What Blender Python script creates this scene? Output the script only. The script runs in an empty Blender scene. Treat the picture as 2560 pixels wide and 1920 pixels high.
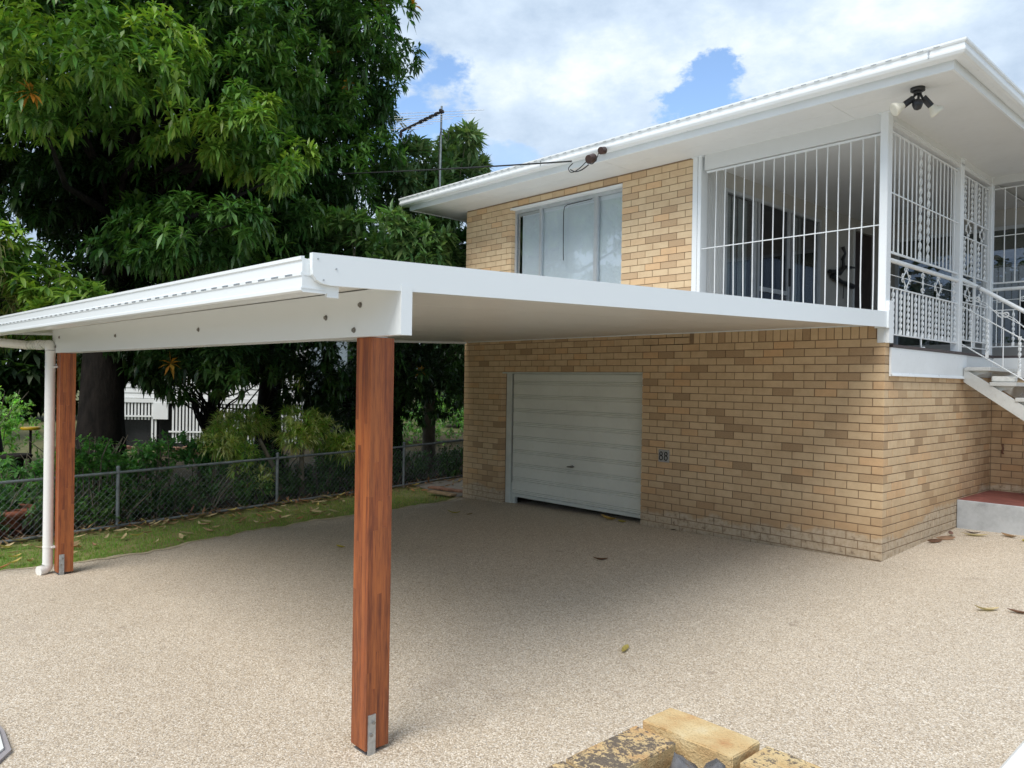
import bpy, bmesh, math, random
import numpy as np
from mathutils import Vector, Matrix

random.seed(7)
RNG = np.random.default_rng(11)
S = bpy.context.scene
COL = S.collection

# ------------------------------------------------------------------ camera
CAM_POS = (3.05328, -7.94248, 1.75203)
YAW, PITCH, ROLL = 0.8200317, 0.0029638, 0.0155944
cam_data = bpy.data.cameras.new("camera")
cam = bpy.data.objects.new("camera", cam_data)
COL.objects.link(cam)
F_ = Vector((-math.sin(YAW) * math.cos(PITCH), math.cos(YAW) * math.cos(PITCH), -math.sin(PITCH)))
R_ = Vector((math.cos(YAW), math.sin(YAW), 0))
U_ = R_.cross(F_)
R2 = R_ * math.cos(ROLL) + U_ * math.sin(ROLL)
U2 = -R_ * math.sin(ROLL) + U_ * math.cos(ROLL)
mm = Matrix((R2, U2, -F_)).transposed().to_4x4()
mm.translation = Vector(CAM_POS)
cam.matrix_world = mm
cam_data.sensor_width = 36.0
cam_data.lens = 36.0 * 1913.0 / 2560.0
cam_data.clip_start = 0.05
cam_data.clip_end = 600
S.camera = cam

# ------------------------------------------------------------------ world
SUN_DIR = Vector((0.12, -0.60, 0.79)).normalized()
SUN_EL = math.asin(SUN_DIR.z)
SUN_AZ = math.atan2(SUN_DIR.x, SUN_DIR.y)
W = bpy.data.worlds.new("World")
S.world = W
W.use_nodes = True
nt = W.node_tree
nt.nodes.clear()
def wn(t, **k):
    n = nt.nodes.new(t)
    for a, b in k.items():
        setattr(n, a, b)
    return n
L = nt.links.new
w_out = wn('ShaderNodeOutputWorld')
sky = wn('ShaderNodeTexSky', sky_type='NISHITA')
sky.sun_disc = False
sky.dust_density = 0.2
sky.ozone_density = 2.5
sky.sun_elevation = SUN_EL
sky.sun_rotation = SUN_AZ
bg_sky = wn('ShaderNodeBackground')
bg_sky.inputs[1].default_value = 0.10
L(sky.outputs[0], bg_sky.inputs[0])
tc = wn('ShaderNodeTexCoord')
def wmath(op, a, b=None, clamp=False):
    n = wn('ShaderNodeMath', operation=op, use_clamp=clamp)
    for i, v in enumerate((a, b)):
        if v is None: continue
        if isinstance(v, (int, float)): n.inputs[i].default_value = v
        else: L(v, n.inputs[i])
    return n.outputs[0]
def wnoise(scale, detail, rough, off=(0, 0, 0)):
    m = wn('ShaderNodeMapping')
    m.inputs['Location'].default_value = off
    m.inputs['Scale'].default_value = (1, 1, 1.8)
    L(tc.outputs['Generated'], m.inputs[0])
    n = wn('ShaderNodeTexNoise')
    n.inputs['Scale'].default_value = scale
    n.inputs['Detail'].default_value = detail
    n.inputs['Roughness'].default_value = rough
    L(m.outputs[0], n.inputs['Vector'])
    return n
edge = wnoise(9.0, 9, 0.62)
HOLES = [((-0.506, 0.785, 0.358), 0.027, 1.0), ((-0.503, 0.799, 0.328), 0.034, 1.0), ((-0.760, 0.565, 0.318), 0.044, 1.0), ((-0.786, 0.535, 0.31), 0.045, 0.9),
         ((-0.722, 0.635, 0.262), 0.040, 0.6), ((0.35, -0.55, 0.75), 0.20, 0.9), ((0.75, 0.35, 0.56), 0.16, 0.9),
         ((-0.4, -0.8, 0.45), 0.18, 0.8), ((0.8, -0.5, 0.33), 0.15, 0.8), ((-0.25, 0.2, 0.95), 0.16, 0.8)]
hole_sum = None
for d, r, a in HOLES:
    v = Vector(d).normalized()
    dn = wn('ShaderNodeVectorMath', operation='DISTANCE')
    nz = wn('ShaderNodeVectorMath', operation='NORMALIZE')
    L(tc.outputs['Generated'], nz.inputs[0])
    L(nz.outputs[0], dn.inputs[0])
    dn.inputs[1].default_value = v
    pert = wmath('MULTIPLY', wmath('SUBTRACT', edge.outputs[0], 0.5), max(r * 3.4, 0.24))
    dist = wmath('ADD', dn.outputs['Value'], pert)
    mr = wn('ShaderNodeMapRange', interpolation_type='SMOOTHSTEP')
    L(dist, mr.inputs[0])
    mr.inputs[1].default_value = r * 0.72
    mr.inputs[2].default_value = r * 1.45
    mr.inputs[3].default_value = a
    mr.inputs[4].default_value = 0.0
    hole_sum = mr.outputs[0] if hole_sum is None else wmath('MAXIMUM', hole_sum, mr.outputs[0])
shade = wnoise(2.4, 10, 0.60, (3.1, 1.2, 0.4))
shade2 = wnoise(7.5, 8, 0.62, (0.3, 5.0, 2.0))
sh = wmath('ADD', wmath('MULTIPLY', shade.outputs[0], 0.72), wmath('MULTIPLY', shade2.outputs[0], 0.28))
ramp = wn('ShaderNodeValToRGB')
ramp.color_ramp.elements[0].position = 0.42
ramp.color_ramp.elements[0].color = (0.40, 0.51, 0.66, 1)
ramp.color_ramp.elements[1].position = 0.66
ramp.color_ramp.elements[1].color = (0.94, 0.98, 1.0, 1)
e = ramp.color_ramp.elements.new(0.54)
e.color = (0.60, 0.71, 0.84, 1)
L(sh, ramp.inputs[0])
bg_cl = wn('ShaderNodeBackground')
bg_cl.inputs[1].default_value = 0.515
L(ramp.outputs[0], bg_cl.inputs[0])
mixw = wn('ShaderNodeMixShader')
L(wmath('SUBTRACT', 1.0, hole_sum, True), mixw.inputs[0])
L(bg_sky.outputs[0], mixw.inputs[1])
L(bg_cl.outputs[0], mixw.inputs[2])
L(mixw.outputs[0], w_out.inputs[0])

# ------------------------------------------------------------------ sun
sun_data = bpy.data.lights.new("sun", 'SUN')
sun_data.energy = 1.5
sun_data.angle = math.radians(38)
sun_data.color = (1.0, 0.94, 0.86)
sun = bpy.data.objects.new("sun", sun_data)
COL.objects.link(sun)
sun.rotation_euler = SUN_DIR.to_track_quat('Z', 'Y').to_euler()
sun.location = (0, 0, 20)

S.view_settings.view_transform = 'Standard'
S.view_settings.look = 'None'
S.view_settings.gamma = 1.0
S.view_settings.exposure = 1.26
S.view_settings.use_curve_mapping = False
S.render.engine = 'CYCLES'

# ------------------------------------------------------------------ material helpers
class NM:
    def __init__(self, name, rough=0.6, spec=0.5, metal=0.0):
        self.m = bpy.data.materials.new(name)
        self.m.use_nodes = True
        self.t = self.m.node_tree
        self.b = self.t.nodes['Principled BSDF']
        self.b.inputs['Roughness'].default_value = rough
        self.b.inputs['Specular IOR Level'].default_value = spec
        self.b.inputs['Metallic'].default_value = metal
    def n(self, t, **k):
        x = self.t.nodes.new(t)
        for a, b in k.items(): setattr(x, a, b)
        return x
    def l(self, a, b): self.t.links.new(a, b)
    def coord(self, kind='Object', scale=(1, 1, 1)):
        if kind == 'World':
            g = self.n('ShaderNodeNewGeometry').outputs['Position']
        else:
            g = self.n('ShaderNodeTexCoord').outputs[kind]
        mp = self.n('ShaderNodeMapping')
        mp.inputs['Scale'].default_value = scale
        self.l(g, mp.inputs[0])
        return mp.outputs[0]
    def noise(self, vec, scale, detail=4, rough=0.55):
        x = self.n('ShaderNodeTexNoise')
        x.inputs['Scale'].default_value = scale
        x.inputs['Detail'].default_value = detail
        x.inputs['Roughness'].default_value = rough
        self.l(vec, x.inputs['Vector'])
        return x.outputs[0]
    def ramp(self, fac, stops, interp='LINEAR'):
        x = self.n('ShaderNodeValToRGB')
        r = x.color_ramp
        r.interpolation = interp
        while len(r.elements) < len(stops): r.elements.new(0.5)
        for el, (p, c) in zip(r.elements, stops):
            el.position = p
            el.color = (c[0], c[1], c[2], 1)
        self.l(fac, x.inputs[0])
        return x.outputs[0]
    def mix(self, fac, a, b, mode='MIX'):
        x = self.n('ShaderNodeMix', data_type='RGBA', blend_type=mode)
        for sock, v in ((x.inputs['Factor'], fac), (x.inputs['A'], a), (x.inputs['B'], b)):
            if isinstance(v, (int, float)): sock.default_value = v
            elif isinstance(v, tuple): sock.default_value = (v[0], v[1], v[2], 1)
            else: self.l(v, sock)
        return x.outputs['Result']
    def math(self, op, a, b=None, clamp=False):
        x = self.n('ShaderNodeMath', operation=op, use_clamp=clamp)
        for i, v in enumerate((a, b)):
            if v is None: continue
            if isinstance(v, (int, float)): x.inputs[i].default_value = v
            else: self.l(v, x.inputs[i])
        return x.outputs[0]
    def maprange(self, v, a, b, c=0.0, d=1.0):
        x = self.n('ShaderNodeMapRange')
        self.l(v, x.inputs[0])
        for i, q in enumerate((a, b, c, d)): x.inputs[i + 1].default_value = q
        return x.outputs[0]
    def color(self, c):
        if isinstance(c, tuple): self.b.inputs['Base Color'].default_value = (c[0], c[1], c[2], 1)
        else: self.l(c, self.b.inputs['Base Color'])
    def rough(self, v): self.l(v, self.b.inputs['Roughness'])
    def bump(self, h, strength=0.3, dist=0.01):
        x = self.n('ShaderNodeBump')
        x.inputs['Strength'].default_value = strength
        x.inputs['Distance'].default_value = dist
        self.l(h, x.inputs['Height'])
        self.l(x.outputs[0], self.b.inputs['Normal'])

def paint(name, c, rough=0.4, var=0.06, scale=3.0, bump=0.05, dirt=None, metal=0.0, spec=0.5):
    """painted / plain surface with slight unevenness and grime"""
    M = NM(name, rough, spec, metal)
    v = M.coord('World')
    n1 = M.noise(v, scale, 5, 0.6)
    n2 = M.noise(v, scale * 9, 4, 0.6)
    lo = tuple(x * (1 - var * 1.6) for x in c)
    hi = tuple(min(1, x * (1 + var)) for x in c)
    cc = M.ramp(n1, [(0.3, lo), (0.7, hi)])
    if dirt:
        cc = M.mix(M.maprange(n2, 0.55, 0.78, 0, dirt), cc, (c[0] * .55, c[1] * .5, c[2] * .42))
    M.color(cc)
    M.rough(M.maprange(n2 if var > .015 else n1, 0.3, 0.7, max(0.05, rough - (.08 if var > .015 else .01)), rough + (.1 if var > .015 else .01)))
    if bump: M.bump(n2, bump, 0.004)
    return M.m

MT = {}
MT['white'] = paint('white_paint', (0.76, 0.80, 0.82), 0.35, 0.03, 1.5, 0.02, 0.06)
MT['white_sheet'] = paint('white_sheet_metal', (0.79, 0.84, 0.86), 0.25, 0.006, 0.4, 0.0)
MT['soffit_panel'] = paint('off_white_soffit', (0.70, 0.69, 0.65), 0.32, 0.006, 0.5, 0.0)
MT['eave'] = paint('eave_paint', (0.68, 0.70, 0.70), 0.55, 0.03, 1.2, 0.03, 0.05)
MT['iron'] = paint('white_iron_paint', (0.74, 0.77, 0.78), 0.38, 0.05, 8, 0.05, 0.12)
MT['pvc'] = paint('white_pvc', (0.80, 0.81, 0.78), 0.28, 0.02, 2, 0.0)
MT['zinc'] = paint('galvanised_steel', (0.46, 0.48, 0.49), 0.42, 0.18, 30, 0.1, 0.1, metal=0.75)
MT['zinc_pipe'] = paint('weathered_galvanised_pipe', (0.22, 0.25, 0.26), 0.55, 0.2, 14, 0.1, 0.3, metal=0.35)
MT['bolt'] = paint('bolt_steel', (0.30, 0.29, 0.27), 0.45, 0.15, 60, 0.1, 0.2, metal=0.7)
MT['stair'] = paint('pale_grey_stair_paint', (0.55, 0.56, 0.54), 0.6, 0.08, 5, 0.1, 0.3)
MT['shed_white'] = paint('chalky_white_board', (0.74, 0.76, 0.76), 0.6, 0.06, 1.2, 0.05, 0.1)
MT['dark'] = paint('interior_shade', (0.02, 0.022, 0.024), 0.8, 0.1, 2, 0.0)  # near-black colour stands in for the darkness of unlit interiors
MT['black'] = paint('black_plastic', (0.018, 0.019, 0.022), 0.35, 0.1, 20, 0.0)
MT['bakelite'] = paint('brown_bakelite', (0.06, 0.035, 0.03), 0.35, 0.2, 40, 0.05)
MT['cable'] = paint('black_cable', (0.02, 0.022, 0.024), 0.5, 0.1, 20, 0.0)
MT['lamp'] = paint('cream_lamp_shade', (0.70, 0.68, 0.58), 0.4, 0.04, 20, 0.0)
MT['concrete'] = None
MT['render_in'] = paint('porch_wall_paint', (0.46, 0.45, 0.42), 0.7, 0.04, 1, 0.03)
MT['door_dark'] = paint('dark_stained_door', (0.035, 0.022, 0.02), 0.4, 0.2, 6, 0.05)
MT['curtain'] = paint('grey_vertical_blind', (0.30, 0.34, 0.34), 0.8, 0.08, 3, 0.05)
MT['blind'] = paint('pale_roller_blind', (0.76, 0.82, 0.86), 0.8, 0.04, 1.5, 0.03)
MT['alu'] = paint('aluminium_frame', (0.52, 0.55, 0.57), 0.35, 0.06, 8, 0.02, metal=0.4)
MT['rdoor'] = paint('roller_door_enamel', (0.72, 0.74, 0.68), 0.42, 0.05, 1.5, 0.03, 0.12)
MT['jamb'] = paint('door_jamb_paint', (0.62, 0.66, 0.62), 0.5, 0.06, 6, 0.06, 0.2)
MT['plate'] = paint('grey_number_plate', (0.36, 0.36, 0.34), 0.7, 0.1, 20, 0.1, 0.2)
MT['ink'] = paint('black_numerals', (0.012, 0.012, 0.014), 0.35, 0.0, 10, 0.0)
MT['roof'] = paint('pale_corrugated_roof', (0.52, 0.55, 0.57), 0.4, 0.1, 2, 0.02, 0.2, metal=0.3)
MT['bag'] = paint('grey_plastic_bag', (0.13, 0.125, 0.125), 0.25, 0.2, 20, 0.2)
MT['yellow'] = paint('yellow_plastic', (0.75, 0.48, 0.02), 0.35, 0.05, 5, 0.0)
MT['terracotta'] = paint('terracotta', (0.30, 0.10, 0.055), 0.75, 0.2, 9, 0.1, 0.3)
MT['mulch'] = paint('brick_rubble', (0.26, 0.14, 0.09), 0.9, 0.3, 14, 0.3, 0.4)

def concrete(name, c, scale=6.0, bump=0.2):
    M = NM(name, 0.85, 0.3)
    v = M.coord('World')
    a = M.noise(v, scale, 6, 0.65)
    b = M.noise(v, scale * 12, 4, 0.6)
    base = M.ramp(a, [(0.25, tuple(x * .72 for x in c)), (0.55, c), (0.8, tuple(min(1, x * 1.15) for x in c))])
    vo = M.n('ShaderNodeTexVoronoi')
    vo.inputs['Scale'].default_value = scale * 7
    M.l(v, vo.inputs['Vector'])
    pits = M.maprange(M.math('ADD', vo.outputs['Distance'], M.math('MULTIPLY', a, 0.35)), 0.18, 0.27, 1.0, 0.0)
    base = M.mix(M.math('MULTIPLY', pits, 0.6), base, tuple(x * .25 for x in c))
    M.color(base)
    M.bump(b, bump, 0.004)
    return M.m
MT['concrete'] = concrete('pitted_concrete', (0.42, 0.44, 0.45))
MT['path'] = concrete('old_path_concrete', (0.22, 0.20, 0.17), 4, 0.3)

def brick_mat(name, light, dark, stain=True, sat_shift=0.0):
    M = NM(name, 0.82, 0.25)
    at = M.n('ShaderNodeAttribute', attribute_name='bv')
    oi = M.n('ShaderNodeObjectInfo')
    r = M.math('FRACT', M.math('ADD', at.outputs['Fac'], M.math('MULTIPLY', oi.outputs['Random'], 7.31)))
    mid = tuple((a * 0.72 + b * 0.28) for a, b in zip(light, dark))
    warm = (light[0] * 0.98, light[1] * 0.84, light[2] * 0.74)
    base = M.ramp(r, [(0.0, light), (0.38, tuple(x * 0.94 for x in light)), (0.60, mid), (0.74, warm), (0.80, mid), (0.93, dark), (1.0, tuple(x * .8 for x in dark))])
    v = M.coord('World')
    n1 = M.noise(v, 9.0, 5, 0.6)
    n2 = M.noise(v, 70.0, 4, 0.7)
    n3 = M.noise(M.coord('World', (1, 1, 3.0)), 1.3, 4, 0.55)
    base = M.mix(M.maprange(n1, 0.42, 0.75, 0.0, 0.45), base, (dark[0] * .95, dark[1] * .92, dark[2] * .9))
    base = M.mix(M.maprange(n2, 0.35, 0.65, 0.0, 0.16), base, tuple(min(1, x * 1.25) for x in light))
    base = M.mix(M.maprange(n3, 0.48, 0.72, 0.0, 0.28), base, (dark[0] * .9, dark[1] * .82, dark[2] * .75))
    if stain:
        sep = M.n('ShaderNodeSeparateXYZ')
        g = M.n('ShaderNodeNewGeometry')
        M.l(g.outputs['Position'], sep.inputs[0])
        wob = M.noise(v, 1.7, 6, 0.65)
        # height above the sloping ground
        gz = M.math('MULTIPLY', sep.outputs[0], 0.023)
        gy = M.math('MULTIPLY', sep.outputs[1], 0.075)
        h = M.math('SUBTRACT', M.math('SUBTRACT', sep.outputs[2], gz), gy)
        hh = M.math('ADD', h, M.math('MULTIPLY', M.math('SUBTRACT', wob, 0.5), 0.55))
        low = M.maprange(hh, 0.20, 0.25, 1.0, 0.0)
        brown = M.maprange(hh, 0.25, 0.62, 0.55, 0.0)
        base = M.mix(brown, base, (0.40, 0.25, 0.13))
        grey = M.ramp(M.noise(v, 16, 5, 0.7), [(0.34, (0.20, 0.15, 0.11)), (0.44, (0.46, 0.37, 0.26)), (0.72, (0.60, 0.52, 0.40))])
        base = M.mix(M.math('MULTIPLY', low, 0.82), base, grey)
    M.color(base)
    M.bump(M.math('ADD', n2, M.math('MULTIPLY', n1, 0.6)), 0.35, 0.004)
    return M.m
MT['brick_low'] = brick_mat('cream_brick', (0.65, 0.49, 0.305), (0.44, 0.305, 0.18))
MT['brick_up_lit'] = brick_mat('cream_brick_lit', (0.70, 0.545, 0.35), (0.53, 0.375, 0.23), stain=False)  # same brick in a lighter colour, painting in the upper wall's brighter light
MT['mortar'] = paint('brown_mortar', (0.29, 0.20, 0.12), 0.9, 0.15, 10, 0.2, 0.2)

def old_brick(name, top_dark):
    M = NM(name, 0.85, 0.25)
    v = M.coord('World')
    a = M.noise(v, 95, 6, 0.75)
    b = M.noise(v, 13, 4, 0.6)
    c = M.noise(v, 190, 3, 0.6)
    base = M.ramp(b, [(0.25, (0.52, 0.26, 0.11)), (0.42, (0.62, 0.43, 0.21)), (0.6, (0.68, 0.52, 0.28)), (0.8, (0.72, 0.60, 0.38))])
    base = M.mix(M.maprange(c, 0.52, 0.7, 0, 0.35), base, (0.35, 0.24, 0.10))
    if top_dark:
        gn = M.n('ShaderNodeNewGeometry'); sn = M.n('ShaderNodeSeparateXYZ'); M.l(gn.outputs['Normal'], sn.inputs[0])
        upf = M.maprange(sn.outputs[2], 0.3, 0.8, 0.12, 1.0)
        base = M.mix(M.math('MULTIPLY', upf, M.maprange(M.math('ADD', a, M.math('MULTIPLY', b, 0.5)), 0.86 - .16 * top_dark, 0.92 - .16 * top_dark, 0, 0.9)), base, (0.11, 0.09, 0.08))
    M.color(base)
    M.bump(M.math('ADD', a, c), 0.7, 0.006)
    return M.m
MT['lb_clean'] = old_brick('golden_sandy_brick', 0.0)
MT['lb_dirty'] = old_brick('lichen_covered_brick', 1.0)
MT['lb_mid'] = old_brick('lightly_soiled_brick', 0.45)

def driveway_mat():
    M = NM('exposed_aggregate', 0.72, 0.35)
    v = M.coord('World')
    vo = M.n('ShaderNodeTexVoronoi')
    vo.inputs['Scale'].default_value = 135
    M.l(v, vo.inputs['Vector'])
    sepc = M.n('ShaderNodeSeparateColor')
    M.l(vo.outputs['Color'], sepc.inputs[0])
    stone = M.ramp(sepc.outputs[0], [(0.0, (0.30, 0.24, 0.17)), (0.2, (0.50, 0.415, 0.31)), (0.5, (0.63, 0.54, 0.42)), (0.75, (0.73, 0.65, 0.53)), (0.93, (0.90, 0.84, 0.74)), (1.0, (0.32, 0.30, 0.27))])
    gap = M.maprange(vo.outputs['Distance'], 0.5, 0.9, 0.0, 0.7)
    stone = M.mix(gap, stone, (0.19, 0.15, 0.11))
    n1 = M.noise(v, 0.55, 5, 0.55)
    n2 = M.noise(v, 22, 3, 0.7)
    n3 = M.noise(v, 3.1, 4, 0.6)
    stone = M.mix(M.maprange(n1, 0.3, 0.7, 0.0, 0.16), stone, (0.60, 0.52, 0.40), 'MULTIPLY')
    stone = M.mix(M.maprange(n3, 0.5, 0.8, 0.0, 0.25), stone, (0.40, 0.33, 0.26))
    stone = M.mix(M.maprange(n2, 0.35, 0.68, 0.25, 0.0), stone, (0.36, 0.30, 0.23))
    st_ = M.noise(v, 1.7, 3, 0.5)
    stone = M.mix(M.maprange(st_, 0.66, 0.78, 0.0, 0.30), stone, (0.30, 0.24, 0.19))
    sp = M.noise(v, 5.0, 2, 0.4)
    stone = M.mix(M.maprange(sp, 0.74, 0.80, 0.0, 0.45), stone, (0.16, 0.11, 0.08))
    M.color(stone)
    M.bump(M.math('SUBTRACT', 1.0, vo.outputs['Distance']), 0.45, 0.004)
    return M.m
MT['drive'] = driveway_mat()

def soil_mat(name, c1, c2, scale=3):
    M = NM(name, 0.95, 0.15)
    v = M.coord('World')
    a = M.noise(v, scale, 6, 0.65)
    b = M.noise(v, scale * 14, 4, 0.7)
    base = M.ramp(a, [(0.3, c1), (0.7, c2)])
    base = M.mix(M.maprange(b, 0.4, 0.7, 0, 0.5), base, tuple(x * 1.6 for x in c2))
    M.color(base)
    M.bump(b, 0.8, 0.03)
    return M.m
MT['lawn_soil'] = soil_mat('lawn_soil', (0.10, 0.15, 0.04), (0.24, 0.22, 0.10), 2)
MT['garden_soil'] = soil_mat('garden_soil', (0.03, 0.028, 0.018), (0.075, 0.06, 0.035), 2)
MT['far_ground'] = soil_mat('far_ground', (0.06, 0.08, 0.03), (0.16, 0.15, 0.08), 0.6)

def timber_mat():
    M = NM('oiled_hardwood', 0.42, 0.45)
    at = M.n('ShaderNodeAttribute', attribute_name='bv')
    oi = M.n('ShaderNodeObjectInfo')
    r = M.math('FRACT', M.math('ADD', at.outputs['Fac'], M.math('MULTIPLY', oi.outputs['Random'], 5.7)))
    base = M.ramp(r, [(0.0, (0.10, 0.022, 0.011)), (0.25, (0.17, 0.038, 0.015)), (0.5, (0.23, 0.056, 0.019)), (0.8, (0.36, 0.115, 0.034)), (0.95, (0.14, 0.031, 0.014))])
    def cc(sc, k):
        c_ = M.n('ShaderNodeCombineXYZ')
        for q, f in enumerate((13.1 * k, 7.7, 29.3)): M.l(M.math('MULTIPLY', r, f), c_.inputs[q])
        a_ = M.n('ShaderNodeVectorMath', operation='ADD')
        M.l(M.coord('World', sc), a_.inputs[0]); M.l(c_.outputs[0], a_.inputs[1])
        return a_.outputs[0]
    v = cc((22, 22, 1.5), 1)
    g1 = M.noise(v, 3.0, 6, 0.65)
    g2 = M.noise(cc((90, 90, 4), 2), 2.0, 4, 0.6)
    base = M.mix(M.maprange(g1, 0.35, 0.7, 0.0, 0.55), base, (0.46, 0.145, 0.036))
    base = M.mix(M.maprange(g2, 0.5, 0.72, 0.0, 0.65), base, (0.07, 0.018, 0.010))
    g3 = M.noise(cc((45, 45, 2.2), 1.5), 2.5, 5, 0.7)
    base = M.mix(M.maprange(g3, 0.42, 0.68, 0.0, 0.55), base, (0.44, 0.13, 0.034))
    g4 = M.noise(cc((13, 13, 1.8), 2.5), 1.5, 4, 0.6)
    base = M.mix(M.maprange(g4, 0.5, 0.75, 0.0, 0.6), base, (0.12, 0.03, 0.016))
    kn = M.noise(cc((8, 8, 2.6), 3), 1.6, 3, 0.5)
    base = M.mix(M.maprange(kn, 0.62, 0.78, 0.0, 0.6), base, (0.09, 0.02, 0.012))
    M.color(base)
    M.bump(g2, 0.12, 0.003)
    return M.m
MT['timber'] = timber_mat()

def glass_mat(name, tint, refl=1.0):
    M = NM(name, 0.03, 0.8)
    tr = M.n('ShaderNodeBsdfTransparent'); tr.inputs[0].default_value = (tint[0], tint[1], tint[2], 1)
    gl = M.n('ShaderNodeBsdfGlossy'); gl.inputs['Roughness'].default_value = 0.02
    lw = M.n('ShaderNodeLayerWeight'); lw.inputs[0].default_value = 0.5
    ms = M.n('ShaderNodeMixShader')
    M.l(M.math('ADD', M.math('MULTIPLY', M.math('POWER', lw.outputs['Facing'], 4.0), 0.9), 0.12 * refl, True), ms.inputs[0]); M.l(tr.outputs[0], ms.inputs[1]); M.l(gl.outputs[0], ms.inputs[2])
    M.l(ms.outputs[0], M.t.nodes['Material Output'].inputs['Surface'])
    return M.m
MT['glass'] = glass_mat('window_glass', (0.95, 0.97, 0.98))
MT['dark_glass'] = glass_mat('dark_window_glass', (0.35, 0.38, 0.42))

def leaf_mat(name, gloss=0.38, trans=0.25):
    M = NM(name, gloss, 0.45)
    at = M.n('ShaderNodeAttribute', attribute_name='lc')
    v = M.coord('World')
    n = M.noise(v, 9, 2, 0.5)
    c = M.mix(M.maprange(n, 0.3, 0.7, 0.0, 0.2), at.outputs['Color'], M.mix(1.0, at.outputs['Color'], (0.5, 0.6, 0.4), 'MULTIPLY'))
    M.color(c)
    tr = M.n('ShaderNodeBsdfTranslucent')
    t2 = M.mix(1.0, c, (1.1, 1.25, 0.5), 'MULTIPLY')
    M.l(t2, tr.inputs['Color'])
    ms = M.n('ShaderNodeMixShader')
    ms.inputs[0].default_value = trans * 1.35
    M.l(M.b.outputs[0], ms.inputs[1])
    M.l(tr.outputs[0], ms.inputs[2])
    out = M.t.nodes['Material Output']
    M.l(ms.outputs[0], out.inputs['Surface'])
    return M.m
MT['leaf'] = leaf_mat('mango_leaf', 0.38, 0.22)
MT['leaf_soft'] = leaf_mat('soft_leaf', 0.5, 0.36)
MT['grass'] = leaf_mat('grass_blade', 0.6, 0.3)
MT['litter'] = leaf_mat('dry_leaf', 0.7, 0.15)

def bark_mat(name, c1, c2):
    M = NM(name, 0.9, 0.2)
    v = M.coord('World', (1, 1, 0.35))
    a = M.noise(v, 9, 6, 0.7)
    M.color(M.ramp(a, [(0.3, c1), (0.7, c2)]))
    M.bump(a, 0.9, 0.03)
    return M.m
MT['bark'] = bark_mat('dark_mango_bark', (0.008, 0.007, 0.006), (0.032, 0.026, 0.022))
MT['bark_pale'] = bark_mat('pale_grey_bark', (0.12, 0.10, 0.075), (0.30, 0.26, 0.20))

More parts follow.
